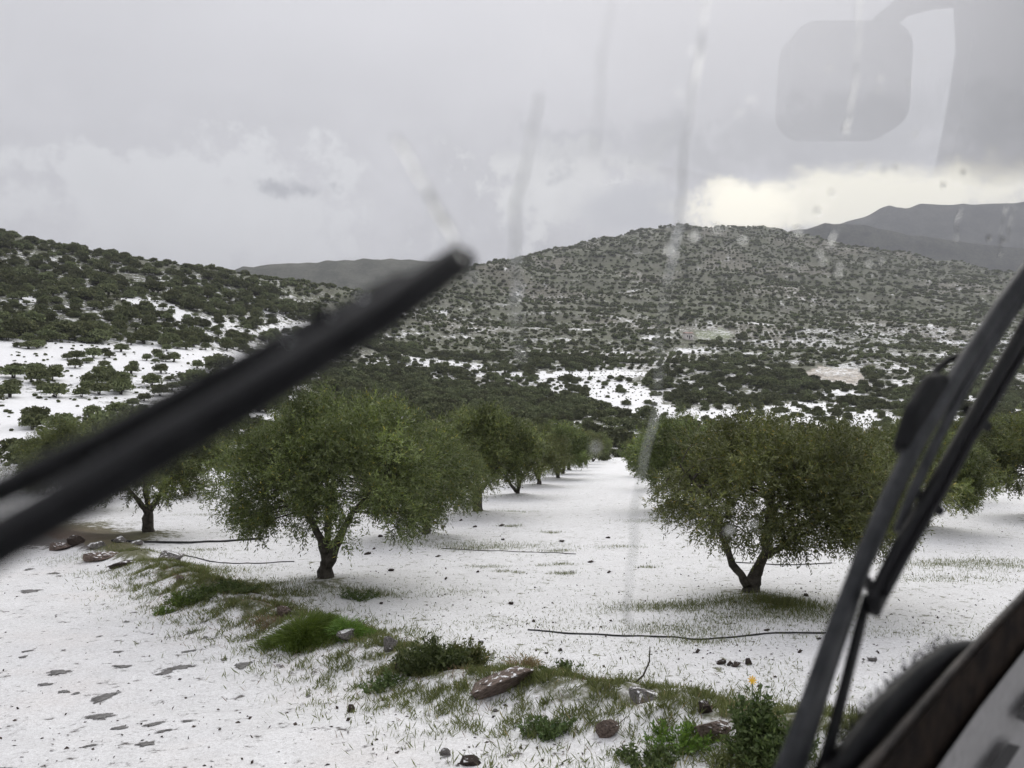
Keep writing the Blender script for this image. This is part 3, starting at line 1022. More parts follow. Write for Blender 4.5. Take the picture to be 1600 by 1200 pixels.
def scatter():
    rg = np.random.default_rng(5)
    P = []
    # candidate points with density falling with distance
    for (d0, d1, step) in [(50, 140, 3.0), (140, 330, 3.1), (330, 600, 3.3), (600, 1000, 3.9), (1000, 1650, 5.2)]:
        a = rg.uniform(R(-38), R(38), int(R(76) * (d1 * d1 - d0 * d0) / 2 / (step * step)))
        r = np.sqrt(rg.uniform(d0 * d0, d1 * d1, len(a)))
        P.append(np.stack([r * np.sin(a), r * np.cos(a), np.full(len(a), step)], 1))
    # some more round the sides for other viewpoints and reflections
    a = rg.uniform(R(38), R(110), 1500) * rg.choice([-1, 1], 1500)
    r = np.sqrt(rg.uniform(70 ** 2, 420 ** 2, 1500))
    P.append(np.stack([r * np.sin(a), r * np.cos(a), np.full(1500, 6.0)], 1))
    P = np.concatenate(P)
    X, Y = P[:, 0], P[:, 1]
    # planted groves across the valley: trees in rows
    gq = (grove(X, Y) > 0) & (np.hypot(X, Y) > 300) & (X > -0.12 * Y)
    sp = np.maximum(P[:, 2] * 1.25, 5.0)
    ca, sa = math.cos(0.35), math.sin(0.35)
    U, W = X * ca + Y * sa, -X * sa + Y * ca
    U = np.where(gq, np.round(U / sp) * sp + rg.normal(0, 0.35, len(X)), U)
    W = np.where(gq, np.round(W / (sp * 1.5)) * sp * 1.5 + rg.normal(0, 0.5, len(X)), W)
    X, Y = U * ca - W * sa, U * sa + W * ca
    P[:, 0], P[:, 1] = X, Y
    Z = terrain(X, Y)
    snow, thick, px, py, orch = masks(X, Y, Z)
    r = np.hypot(X, Y)
    patch = waves(X, Y, 95, 9, 8)
    dens = np.where(snow > 0.8, 0.16, np.where(snow > 0.55, 0.42, np.clip(0.70 + 0.55 * patch - 0.10 * (px < 520), 0.18, 1)))
    dens = np.where(gq, np.maximum(dens, 0.85), dens)
    dens = np.where(thick > 0.5, 1.0, dens)
    dens = np.where(orch > 0.55, 0.0, dens)
    tri = in_poly(px, py, [(1236, 588), (1280, 572), (1342, 576), (1364, 606), (1300, 600)])
    vine = in_poly(px, py, SNOWY[8][0])
    house = (np.abs(px - 1075) < 12) & (np.abs(py - 524) < 14) | in_poly(px, py, [(1085, 515), (1130, 512), (1154, 526), (1130, 533), (1088, 530)])
    track = in_poly(px, py, [(395, 514), (480, 500), (486, 510), (400, 524)]) | in_poly(px, py, [(836, 583), (1012, 576), (1014, 590), (840, 594)])
    dens = np.where(tri | house | track, 0.0, np.where(vine, 0.06, dens))
    # terraces: rows along contours on the far hill
    row = np.sin(Z * 2 * math.pi / 9.0 + waves(X, Y, 120, 3, 6) * 2)
    dens = np.where((r > 420) & (px > 600), dens * np.clip(0.78 + 0.55 * row, 0.15, 1), dens)
    keep = rg.uniform(0, 1, len(X)) < dens
    X, Y, Z, step, r, snow, thick, px, py = [q[keep] for q in (X, Y, Z, P[:, 2], r, snow, thick, px, py)]
    # spacing on a coarse hash so that crowns do not pile up
    cell = {}
    ok = np.ones(len(X), bool)
    order = rg.permutation(len(X))
    for i in order:
        s = step[i] * (1.05 if thick[i] > 0.5 else 0.72)
        key = (int(X[i] // s), int(Y[i] // s), s)
        if key in cell: ok[i] = False
        else: cell[key] = i
    X, Y, Z, step, r, snow, thick, px, py = [q[ok] for q in (X, Y, Z, step, r, snow, thick, px, py)]
    n = len(X)
    size = step / 4.0 * np.clip(np.exp(rg.normal(-0.20 + 0.35 * waves(X, Y, 70, 1, 8), 0.40, n)), 0.28, 1.9)
    size = np.where((px < 520) & (r < 430), size * 1.16, size)
    size = np.where(thick > 0.5, rg.uniform(0.7, 1.45, n), size)
    size = np.where(snow > 0.8, rg.uniform(0.42, 0.85, n), size)
    isfar = r > 430
    size = np.where(isfar, size * 0.82, size)
    # kind: 0 bush 1 tree
    tree = (rg.uniform(0, 1, n) < np.where(px < 520, 0.62, 0.25)) & (thick < 0.5)
    rows_olive = (px < 420) & (py > 520) & (py < 640)
    tree |= rows_olive
    # low vines and weeds standing in the white fields
    m = 26000
    a = rg.uniform(R(-36), R(36), m); q = np.sqrt(rg.uniform(60 ** 2, 430 ** 2, m))
    x2, y2 = q * np.sin(a), q * np.cos(a)
    z2 = terrain(x2, y2)
    s2, t2, p2, v2, o2 = masks(x2, y2, z2)
    k = (s2 > 0.6) & (t2 < 0.5) & (o2 < 0.2) & (rg.uniform(0, 1, m) < 0.30)
    x2, y2, z2, s2, t2, p2, v2, q = [b[k] for b in (x2, y2, z2, s2, t2, p2, v2, q)]
    nk = len(x2)
    cat = np.concatenate
    return (cat([X, x2]), cat([Y, y2]), cat([Z, z2]), cat([size, rg.uniform(0.07, 0.20, nk)]), cat([tree, np.zeros(nk, bool)]), cat([isfar, np.ones(nk, bool)]),
            cat([px, p2]), cat([py, v2]), cat([snow, s2]), cat([thick, t2]), cat([r, q]))


X, Y, Z, SZ, TR, FAR, PX, PY, SN, TH, RD = scatter()
# skyline test: which points are seen
vis = np.zeros(len(X), bool)
tt = np.geomspace(20, 0.97, 60)
frac = np.linspace(0.12, 0.97, 70)
blk = np.full(len(X), 1e9)
for fr in frac:
    zz = terrain(X * fr, Y * fr, False)
    blk = np.minimum(blk, HOR + F * (CZ - zz) / np.maximum(Y * fr, 1))
vis = (PY - F * SZ * 1.8 / Y < blk) & (PX > 5) & (PX < 1595) & (PY < 720) & (Y > 0)
wy = np.interp(PX, [0, 715], [745, 400])
wy2 = np.interp(PX, [0, 715], [885, 415])
vis &= ~((PX < 720) & (PY > wy) & (PY < wy2 + 20))
vis &= ~((PX > 335) & (PX < 720) & (PY > 640 + 0.0015 * (PX - 540) ** 2))
vis &= ~((PX > 1000) & (PX < 1450) & (PY > 690))
scr = np.where(vis & ~FAR, SZ * F / np.maximum(Y, 1), 0)
lefthill = PX < 520
TH_, SN_ = TH > 0.5, SN > 0.8
TR[lefthill & SN_] = True
TR[~lefthill & (TH_ | (SN_ & (PX > 900)))] = False
pick = np.concatenate([np.argsort(-scr * TR)[:300], np.argsort(-scr * ~TR)[:300]])
pick = pick[scr[pick] > 0]
GR = [('trees dotted over the near snowy clearings', 'hillside_tree', 'small olive tree dotted in a snowy clearing of the near hillside'),
      ('trees on the near hillside', 'hillside_tree', 'green tree among the dense scrub of the near hillside'),
      ('bushes in the valley thicket', 'bush', 'dark rounded bush in the thicket beyond the orchard row'),
      ('bushes on the snowy valley field', 'bush', 'dark bush dotted on the white field across the valley'),
      ('bushes on the near hillside', 'bush', 'dark round bush on the scrub slope of the near hillside'),
      ('trees along the valley', 'hillside_tree', 'small tree on the green valley side beyond the orchard'),
      ('bushes along the valley', 'bush', 'dark green bush on the valley side beyond the orchard')]
cntk = {}
for i in pick:
    if PX[i] < 520:
        gi = 0 if SN[i] > 0.8 else (1 if TR[i] else 4)
        if gi == 0: TR[i] = True
    elif TH[i] > 0.5:
        gi = 2
        TR[i] = False
    elif SN[i] > 0.8 and PX[i] > 900:
        gi = 3
        TR[i] = False
    else:
        gi = 5 if TR[i] else 6
    gname, nm, lab = GR[gi]
    me = (TREEM if TR[i] else BUSH)[i % 3]
    o = obj(nm, me)
    o.location = (X[i], Y[i], Z[i])
    o.rotation_euler = (0, 0, random.uniform(0, 6.28))
    s = SZ[i]
    o.scale = (s * random.uniform(0.9, 1.15), s * random.uniform(0.9, 1.15), s * random.uniform(0.85, 1.15))
    tag(o, lab, 'tree' if TR[i] else 'bush', gname)
rest = np.ones(len(X), bool)
rest[pick] = False


def instancer(name, idx, label):
    """one mass of scrub: points that carry small bush meshes"""
    pts = np.stack([X[idx], Y[idx], Z[idx]], 1)
    me = bpy.data.meshes.new(name)
    me.vertices.add(len(pts))
    me.vertices.foreach_set('co', pts.astype(np.float32).ravel())
    kinds = np.where(FAR[idx], 6 + np.arange(len(idx)) % 4, np.where(TR[idx], 3 + np.arange(len(idx)) % 3, np.arange(len(idx)) % 3))
    rg = np.random.default_rng(2)
    a = me.attributes.new('kind', 'INT', 'POINT'); a.data.foreach_set('value', kinds.astype(np.int32))
    sc = np.stack([SZ[idx] * rg.uniform(0.85, 1.2, len(idx)), SZ[idx] * rg.uniform(0.85, 1.2, len(idx)), SZ[idx] * rg.uniform(0.75, 1.15, len(idx))], 1)
    a = me.attributes.new('size', 'FLOAT_VECTOR', 'POINT'); a.data.foreach_set('vector', sc.astype(np.float32).ravel())
    a = me.attributes.new('turn', 'FLOAT_VECTOR', 'POINT')
    a.data.foreach_set('vector', np.stack([np.zeros(len(idx)), np.zeros(len(idx)), rg.uniform(0, 6.28, len(idx))], 1).astype(np.float32).ravel())
    o = obj(name, me)
    ng = bpy.data.node_groups.new(name, 'GeometryNodeTree')
    ng.interface.new_socket('Geometry', in_out='INPUT', socket_type='NodeSocketGeometry')
    ng.interface.new_socket('Geometry', in_out='OUTPUT', socket_type='NodeSocketGeometry')
    gi = ng.nodes.new('NodeGroupInput'); go = ng.nodes.new('NodeGroupOutput')
    geo = ng.nodes.new('GeometryNodeGeometryToInstance')
    for me2 in reversed(BUSH + TREEM + FARB):
        src = bpy.data.objects.new('scrub_source', me2)       # never linked to the scene
        oi = ng.nodes.new('GeometryNodeObjectInfo')
        oi.inputs['Object'].default_value = src
        ng.links.new(oi.outputs['Geometry'], geo.inputs[0])
    iop = ng.nodes.new('GeometryNodeInstanceOnPoints')
    iop.inputs['Pick Instance'].default_value = True

    def na(nm, typ):
        nd = ng.nodes.new('GeometryNodeInputNamedAttribute')
        nd.data_type = typ
        nd.inputs['Name'].default_value = nm
        return [s for s in nd.outputs if s.enabled and s.name == 'Attribute'][0]
    ng.links.new(gi.outputs[0], iop.inputs['Points'])
    ng.links.new(geo.outputs[0], iop.inputs['Instance'])
    ng.links.new(na('kind', 'INT'), iop.inputs['Instance Index'])
    e2r = ng.nodes.new('FunctionNodeEulerToRotation')
    ng.links.new(na('turn', 'FLOAT_VECTOR'), e2r.inputs[0])
    ng.links.new(e2r.outputs[0], iop.inputs['Rotation'])
    ng.links.new(na('size', 'FLOAT_VECTOR'), iop.inputs['Scale'])
    ng.links.new(iop.outputs[0], go.inputs[0])
    md = o.modifiers.new('scatter', 'NODES')
    md.node_group = ng
    return tag(o, label, 'scrub', None, 'stuff')


instancer('scrub', np.nonzero(rest)[0], 'scrub and small trees covering the valley sides and hills')
print('scrub', int(rest.sum()), 'individual', len(pick))


# ------------------------------------------------------------------ farmhouse on the far slope
M_WALL = simple_mat('pale_render', (0.72, 0.67, 0.64), (0.82, 0.78, 0.76), 0.8, 0.9, 0.1)
M_ROOF = simple_mat('clay_roof', (0.30, 0.20, 0.17), (0.40, 0.28, 0.24), 2.0, 0.85, 0.3)
M_DARK = simple_mat('dark_opening', (0.03, 0.03, 0.035), (0.05, 0.05, 0.05), 2.0, 0.4, 0.0)


def far_hit(px, py, d0=150.0, d1=1600.0):
    d = np.geomspace(d0, d1, 600)
    z = terrain((px - 800) / F * d, d)
    yy = HOR + F * (CZ - z) / d
    i = int(np.argmax(yy < py))
    return Vector(((px - 800) / F * d[i], d[i], z[i]))


def build_house():
    h = far_hit(1075, 530)
    root = empty('house', h, 0.25)
    k = h.y / F                       # metres per pixel there
    w, d, e, rg_ = 12 * k, 10 * k, 8.5 * k, 10.5 * k
    mb = MB()
    mb.prism([Vector((-w / 2, -d / 2, -3)), Vector((w / 2, -d / 2, -3)), Vector((w / 2, -d / 2, e)), Vector((-w / 2, -d / 2, e))], Vector((0, d, 0)))
    obj('wall', mb.mesh('wall', M_WALL), root)
    mb = MB()
    o = 0.4
    mb.prism([Vector((-w / 2 - o, -d / 2 - o, e + 0.02)), Vector((-w / 2 - o, 0, rg_)), Vector((-w / 2 - o, d / 2 + o, e + 0.02))], Vector((w + 2 * o, 0, 0)))
    obj('roof', mb.mesh('roof', M_ROOF), root)
    for cx, cz, ww, hh, nm in ((-0.28, 0.45, 0.13, 0.35, 'window'), (0.30, 0.45, 0.13, 0.35, 'window'), (0.02, 0.28, 0.15, 0.62, 'door')):
        mb = MB()
        a, b = (cx - ww / 2) * w, (cx + ww / 2) * w
        z0, z1 = (cz - hh / 2) * e, (cz + hh / 2) * e
        y0 = -d / 2 - 0.05
        mb.prism([Vector((a, y0, z0)), Vector((b, y0, z0)), Vector((b, y0, z1)), Vector((a, y0, z1))], Vector((0, 0.12, 0)))
        obj(nm, mb.mesh(nm, M_DARK), root)
    tag(root, 'tiny pale farmhouse with low pinkish roof on the far hillside', 'house')


build_house()

# ------------------------------------------------------------------ verge: grass, plants, stones
M_GRASS = leaf_mat('grass_blades', (0.080, 0.100, 0.028), (0.210, 0.225, 0.085), (0.150, 0.165, 0.065), 0.3, 0.6, 0.3, (0.34, 0.28, 0.14))
M_LUSH = leaf_mat('lush_grass_blades', (0.070, 0.130, 0.018), (0.180, 0.270, 0.045), (0.130, 0.200, 0.045), 0.40, 0.5, 0.35)
M_WEED = leaf_mat('weed_leaves', (0.038, 0.066, 0.018), (0.115, 0.155, 0.045), (0.100, 0.130, 0.050), 0.28, 0.55, 0.3)
M_DRY = leaf_mat('dry_stalks', (0.16, 0.11, 0.06), (0.33, 0.26, 0.15), (0.22, 0.16, 0.10), 0.2, 0.8, 0.1)
M_ROCK = simple_mat('grey_stone', (0.085, 0.080, 0.075), (0.22, 0.205, 0.195), 7.0, 0.85, 0.9, 14.0)
M_ROCKB = simple_mat('brown_stone', (0.075, 0.055, 0.045), (0.20, 0.155, 0.13), 7.0, 0.85, 0.9, 14.0)
M_WET = simple_mat('wet_dark_stone', (0.075, 0.072, 0.070), (0.20, 0.195, 0.19), 16.0, 0.55, 0.6, 40.0)
_g = M_WET.node_tree
_o = [n for n in _g.nodes if n.type == 'OUTPUT_MATERIAL'][0]
_p = [n for n in _g.nodes if n.type == 'BSDF_PRINCIPLED'][0]
_at = _g.nodes.new('ShaderNodeAttribute'); _at.attribute_name = 'rim'
_ge = _g.nodes.new('ShaderNodeNewGeometry')
_nz = _g.nodes.new('ShaderNodeTexNoise'); _nz.inputs['Scale'].default_value = 22.0; _nz.inputs['Detail'].default_value = 4.0
_g.links.new(_ge.outputs['Position'], _nz.inputs['Vector'])
_ma = _g.nodes.new('ShaderNodeMath'); _ma.operation = 'MULTIPLY_ADD'
_g.links.new(_nz.outputs[0], _ma.inputs[0]); _ma.inputs[1].default_value = 1.5; _g.links.new(_at.outputs['Fac'], _ma.inputs[2])
_mr = _g.nodes.new('ShaderNodeMapRange'); _mr.interpolation_type = 'SMOOTHSTEP'
_g.links.new(_ma.outputs[0], _mr.inputs[0]); _mr.inputs[1].default_value = 1.22; _mr.inputs[2].default_value = 1.50
_tr = _g.nodes.new('ShaderNodeBsdfTransparent'); _mx = _g.nodes.new('ShaderNodeMixShader')
_g.links.new(_mr.outputs[0], _mx.inputs[0]); _g.links.new(_p.outputs[0], _mx.inputs[1]); _g.links.new(_tr.outputs[0], _mx.inputs[2])
_g.links.new(_mx.outputs[0], _o.inputs[0])
M_CLOD = simple_mat('dark_clod', (0.025, 0.020, 0.017), (0.075, 0.055, 0.045), 12.0, 0.9, 0.8, 25.0)
dust(M_ROCK, 0.18); dust(M_ROCKB, 0.12); dust(M_CLOD, 0.08)
M_HOSE = simple_mat('black_hose', (0.012, 0.012, 0.012), (0.028, 0.028, 0.028), 6.0, 0.45, 0.1)


def blades(P, hmin, hmax, lean, w, rg, droop=0.0):
    n = len(P)
    d = unit(np.stack([rg.normal(0, lean, n), rg.normal(0, lean, n), np.ones(n)], 1))
    L = rg.uniform(hmin, hmax, n)
    W = rg.uniform(0.6, 1.3, n) * w
    return leaf_quads(P, d, L, W, rg)


def on_ground(x, y, dz=-0.01):
    return np.stack([x, y, terrain(x, y) + dz], 1)


def build_grass():
    rg = np.random.default_rng(21)
    vs, fs, n0 = [], [], 0
    # along the verge
    B = np.array(BERM)
    seglen = np.hypot(*(B[1:] - B[:-1]).T)
    cum = np.concatenate([[0], np.cumsum(seglen)])
    t = rg.uniform(cum[3], cum[-1], 230000)
    bx, by = np.interp(t, cum, B[:, 0]), np.interp(t, cum, B[:, 1])
    wd = np.clip(0.60 + bx * 0.09 + 0.10, 0.55, 1.0)
    x = bx + rg.normal(0, 1, len(t)) * wd; y = by - 0.15 * (bx > -1.5) + rg.normal(0, 1, len(t)) * wd
    dn = 0.5 * waves(x, y, 0.8, 3, 8) + 0.6 * waves(x, y, 0.27, 11, 8)
    pxx = 800 + F * x / y
    keep = rg.uniform(0, 1, len(t)) < np.clip(dn * 2.0 + 0.12 + 0.16 * (pxx > 560), 0, 1) * 0.85
    P = on_ground(x[keep], y[keep])
    v, f = blades(P, 0.03, 0.14, 0.65, 0.010, rg)
    vs.append(v); fs.append(f)
    kd = rg.uniform(0, 1, len(x)) < np.clip(-dn * 1.2 - 0.10 + 0.10 * (pxx < 560), 0, 1) * 0.18
    Pd = on_ground(x[kd], y[kd])
    vd, fd = blades(Pd, 0.04, 0.15, 1.1, 0.007, rg)
    od = obj('dry_grass', mesh_np('dry_grass', vd, fd, M_DRY))
    tag(od, 'brown straw lying over the hail and stones of the verge', 'dry grass', None, 'stuff')
    # thin patches in the orchard (image bearing, size in metres)
    for (px, py, sx, sy, n, h) in [(1075, 948, 0.75, 0.22, 2600, 0.12), (1225, 945, 0.50, 0.25, 2400, 0.17), (1060, 985, 0.55, 0.25, 1300, 0.10), (1250, 962, 0.5, 0.2, 900, 0.10),
                                   (1150, 965, 0.5, 0.2, 900, 0.08), (1100, 1003, 0.35, 0.12, 600, 0.08), (755, 853, 1.2, 0.35, 1500, 0.12), (735, 858, 0.6, 0.2, 700, 0.12), (800, 823, 0.2, 0.1, 260, 0.12),
                                   (862, 833, 0.2, 0.1, 200, 0.12), (870, 862, 0.25, 0.1, 260, 0.12), (880, 897, 0.15, 0.12, 260, 0.10), (878, 882, 0.15, 0.1, 160, 0.10), (850, 884, 0.15, 0.08, 120, 0.08),
                                   (765, 886, 0.3, 0.12, 260, 0.08), (785, 893, 0.12, 0.08, 140, 0.08), (810, 895, 0.1, 0.06, 100, 0.08), (970, 855, 0.3, 0.1, 200, 0.12), (1010, 887, 0.15, 0.08, 160, 0.10),
                                   (1525, 882, 1.2, 0.45, 2600, 0.12), (1480, 905, 0.8, 0.3, 900, 0.08), (1010, 815, 0.6, 0.3, 400, 0.12), (800, 800, 0.6, 0.2, 300, 0.12), (570, 928, 0.35, 0.16, 900, 0.16),
                                   (380, 915, 0.6, 0.2, 1500, 0.12), (440, 925, 0.5, 0.2, 1200, 0.12), (700, 925, 0.5, 0.3, 350, 0.08), (820, 975, 0.8, 0.3, 700, 0.06), (900, 1010, 0.9, 0.3, 500, 0.05),
                                   (260, 880, 0.9, 0.25, 2500, 0.12), (200, 862, 0.9, 0.3, 1800, 0.12), (330, 805, 0.8, 0.3, 400, 0.1), (320, 860, 0.4, 0.15, 300, 0.1), (1330, 990, 0.6, 0.2, 300, 0.07), (1420, 985, 0.8, 0.3, 300, 0.06)]:
        c = ground_hit(px, py)
        x = c.x + rg.normal(0, sx, n); y = c.y + rg.normal(0, sy, n)
        P = on_ground(x, y)
        v, f = blades(P, h * 0.35, h, 0.5, 0.008, rg)
        vs.append(v); fs.append(f)
    # single blades everywhere
    D = 1 / rg.uniform(1 / 60.0, 1 / 6.0, 60000)
    x = rg.uniform(-0.8, 0.8, len(D)) * D
    d, s = seg_dist(x, D, BERM)
    k = (s > 0) & (rg.uniform(0, 1, len(D)) < np.clip(0.25 + 1.2 * waves(x, D, 2.2, 5, 8), 0.03, 1))
    v, f = blades(on_ground(x[k], D[k]), 0.02, 0.08, 0.9, 0.010, rg)
    vs.append(v); fs.append(f)
    V, Fc, n0 = [], [], 0
    for v, f in zip(vs, fs):
        V.append(v); Fc.append(f + n0); n0 += len(v)
    o = obj('grass', mesh_np('grass', np.concatenate(V), np.concatenate(Fc), M_GRASS))
    tag(o, 'thin green grass poking through the hail on verge and orchard floor', 'grass', None, 'stuff')
    # fallen leaves and crumbs of earth on the hail
    D = 1 / rg.uniform(1 / 60.0, 1 / 5.5, 17000)
    x = rg.uniform(-0.8, 0.8, len(D)) * D
    d, s = seg_dist(x, D, BERM)
    k = (rg.uniform(0, 1, len(D)) < np.where(s > 0, np.clip(0.35 + 0.9 * waves(x, D, 1.7, 2, 8), 0.02, 1), 0.10))
    P = on_ground(x[k], D[k], 0.006)
    n = len(P)
    dd = unit(np.stack([rg.normal(size=n), rg.normal(size=n), rg.normal(0, 0.25, n)], 1))
    L = rg.uniform(0.015, 0.06, n)
    v, f = leaf_quads(P, dd, L, L * rg.uniform(0.3, 0.8, n), rg)
    o = obj('leaf_litter', mesh_np('leaf_litter', v, f, M_CLOD))
    tag(o, 'dark fallen leaves and crumbs scattered over the hail', 'litter', None, 'stuff')


build_grass()


def plant(name, px, py, label, cat, rad, hgt, n, kind, mat, seed, squash=0.7, stems=True):
    """kind 'blades' or 'leafy'; a clump of foliage rooted at one place"""
    rg = np.random.default_rng(seed)
    c = ground_hit(px, py)
    root = empty(name, c)
    if kind == 'blades':
        a = rg.uniform(0, 6.28, n); q = np.sqrt(rg.uniform(0, 1, n))
        nc = 9
        ca, cq = rg.uniform(0, 6.28, nc), np.sqrt(rg.uniform(0, 1, nc))
        w = rg.integers(0, nc, n)
        hs_ = rg.uniform(0.45, 1.15, nc)[w]
        x = np.cos(ca[w]) * cq[w] * rad * 0.8 + rg.normal(0, rad * 0.20, n)
        y = (np.sin(ca[w]) * cq[w] * rad * 0.8 + rg.normal(0, rad * 0.20, n)) * squash
        q = np.clip(np.hypot(x, y / squash) / rad, 0, 1)
        P = np.stack([x, y, terrain(x + c.x, y + c.y) - c.z - 0.02], 1)
        d = unit(np.stack([x / rad * 0.7 + rg.normal(0, 0.3, n), y / rad * 0.7 + rg.normal(0, 0.3, n), np.ones(n)], 1))
        L = rg.uniform(0.35, 1.0, n) ** 1.3 * hgt * (1.1 - 0.5 * q) * hs_
        # two-piece blades so the tips hang over
        v1, f1 = leaf_quads(P, d, L, np.full(n, 0.011), rg)
        tip = P + d * (L * 0.8)[:, None]
        d2 = unit(d + np.stack([x / rad * 0.8, y / rad * 0.8, -0.75 * np.ones(n)], 1))
        v2, f2 = leaf_quads(tip, d2, L * 0.5, np.full(n, 0.009), rg)
        obj('blade_tuft', mesh_np('blade_tuft', np.concatenate([v1, v2]), np.concatenate([f1, f2 + len(v1)]), mat), root)
    else:
        ns = max(10, n // 26)
        a = rg.uniform(0, 6.28, ns); q = np.sqrt(rg.uniform(0, 1, ns))
        bx, by = np.cos(a) * q * rad * 0.55, np.sin(a) * q * rad * 0.55 * squash
        h = hgt * rg.uniform(0.55, 1.1, ns) * (1.05 - 0.45 * q)
        tx, ty = np.cos(a) * q * rad, np.sin(a) * q * rad * squash
        bz = terrain(bx + c.x, by + c.y) - c.z - 0.02
        k = np.repeat(np.arange(ns), 26)
        t = rg.uniform(0.15, 1.0, len(k))
        P = np.stack([bx[k] + (tx - bx)[k] * t, by[k] + (ty - by)[k] * t, bz[k] + h[k] * t], 1) + rg.normal(0, 0.012, (len(k), 3))
        d = unit(rg.normal(size=P.shape) * 0.8 + np.array([0, 0, 0.35]))
        L = rg.uniform(0.035, 0.075, len(k)) * (0.7 + 0.6 * hgt)
        v, f = leaf_quads(P, d, L, L * rg.uniform(0.3, 0.5, len(k)), rg)
        obj('foliage', mesh_np('foliage', v, f, mat), root)
        if stems:
            mb = MB()
            for i in range(ns):
                mb.tube([(bx[i], by[i], bz[i]), ((bx[i] + tx[i]) / 2, (by[i] + ty[i]) / 2, bz[i] + h[i] * 0.55), (tx[i], ty[i], bz[i] + h[i])], [0.006, 0.004, 0.002], 4, False)
            obj('stem', mb.mesh('stem', M_WEED), root)
    return tag(root, label, cat)


plant('grass_tussock', 470, 1004, 'bright green grass tussock on the verge beside the road', 'grass tussock', 0.56, 0.36, 4200, 'blades', M_LUSH, 31, 0.7)
plant('grass_tussock', 545, 990, 'smaller green grass tussock between bright tussock and dark bush', 'grass tussock', 0.34, 0.24, 1200, 'blades', M_LUSH, 32)
plant('weed_clump', 300, 940, 'low leafy green weed clump hanging over the road edge', 'weed', 0.55, 0.26, 1900, 'leafy', M_LUSH, 33)
plant('weed_clump', 345, 925, 'spreading weed clump behind the low leafy one on the verge', 'weed', 0.7, 0.22, 1900, 'leafy', M_WEED, 34)
plant('weed_clump', 255, 960, 'weed clump at the foot of the verge nearest the hail road', 'weed', 0.2, 0.16, 500, 'leafy', M_LUSH, 134)
plant('weed_bush', 675, 1055, 'dark green feathery bush on the verge beside the flat rock', 'bush', 0.45, 0.46, 3600, 'leafy', M_WEED, 35)
plant('weed_bush', 735, 1040, 'paler feathery weed right behind the flat rock', 'bush', 0.30, 0.36, 1700, 'leafy', M_GRASS, 36)
plant('weed_clump', 600, 1075, 'thin weed clump drooping to the road below the dark bush', 'weed', 0.30, 0.20, 700, 'leafy', M_WEED, 37)
plant('dry_tuft', 818, 1040, 'brown dry grass tuft at the end of the flat rock', 'grass tuft', 0.20, 0.24, 420, 'blades', M_DRY, 38)
plant('dry_tuft', 415, 975, 'dry straw tuft between the leafy weeds and the bright tussock', 'grass tuft', 0.30, 0.16, 380, 'blades', M_DRY, 138)
plant('weed_clump', 880, 1050, 'low grey green weeds past the dry tuft', 'weed', 0.36, 0.14, 700, 'leafy', M_WEED, 39)
plant('weed_clump', 860, 1150, 'green weeds on the wide part of the verge', 'weed', 0.30, 0.20, 900, 'leafy', M_WEED, 40)
plant('weed_clump', 1060, 1165, 'weed clump with pale leaves below the brown stone', 'weed', 0.34, 0.20, 1000, 'leafy', M_LUSH, 41)
plant('weed_clump', 1010, 1195, 'weed clump at the lower picture edge under the brown stone', 'weed', 0.30, 0.18, 900, 'leafy', M_WEED, 42)
plant('weed_clump', 1140, 1185, 'grassy weed clump in front of the long brown stone', 'weed', 0.30, 0.20, 800, 'blades', M_GRASS, 43)
plant('weed_bush', 1205, 1190, 'dense green weeds beside the foot of the upright wiper', 'bush', 0.38, 0.34, 2400, 'leafy', M_WEED, 44)
plant('weed_clump', 560, 936, 'dark weeds at the foot of the big rounded olive', 'weed', 0.40, 0.20, 800, 'leafy', M_WEED, 45)
plant('grass_tussock', 1216, 948, 'green tussock at the foot of the flat-topped olive', 'grass tussock', 0.36, 0.22, 900, 'blades', M_GRASS, 46)
fl = plant('flowering_weed', 1178, 1165, 'tall weed with one yellow flower on the verge', 'weed', 0.22, 0.52, 1300, 'leafy', M_WEED, 47)
M_YEL = simple_mat('yellow_petals', (0.75, 0.42, 0.02), (0.85, 0.55, 0.05), 20.0, 0.6, 0.0)
mb = MB()
for k in range(9):
    a = k * 0.698
    mb.add([(0, 0, 0), (0.026 * math.cos(a - 0.25), 0.026 * math.sin(a - 0.25), 0.012), (0.042 * math.cos(a), 0.042 * math.sin(a), 0.008), (0.026 * math.cos(a + 0.25), 0.026 * math.sin(a + 0.25), 0.012)], [(0, 1, 2, 3)])
mb.tube([(0, 0, -0.01), (0, 0, 0.012)], 0.014, 8)
fo = obj('flower', mb.mesh('flower', M_YEL), fl, (-0.03, -0.05, 0.56))
fo.rotation_euler = (R(55), 0, 0)


def rock_mesh(name, seed, mat):
    """angular stone: hull of scattered points, edges slightly worn"""
    import bmesh
    rg = np.random.default_rng(seed)
    p = unit(rg.normal(size=(17, 3))) * rg.uniform(0.72, 1.0, (17, 1))
    p = np.sign(p) * np.abs(p) ** 0.85
    bm = bmesh.new()
    for q in p:
        bm.verts.new(q)
    r = bmesh.ops.convex_hull(bm, input=bm.verts)
    bmesh.ops.delete(bm, geom=[e for e in r['geom_interior'] if isinstance(e, bmesh.types.BMVert)], context='VERTS')
    bmesh.ops.bevel(bm, geom=list(bm.edges), offset=0.05, segments=1, affect='EDGES')
    bmesh.ops.triangulate(bm, faces=list(bm.faces))
    bmesh.ops.subdivide_edges(bm, edges=[e for e in bm.edges if e.calc_length() > 0.35], cuts=1)
    for v in bm.verts:
        v.co *= 1 + 0.045 * float(rg.normal())
    bmesh.ops.recalc_face_normals(bm, faces=list(bm.faces))
    me = bpy.data.meshes.new(name)
    bm.to_mesh(me)
    bm.free()
    me.materials.append(mat)
    return me


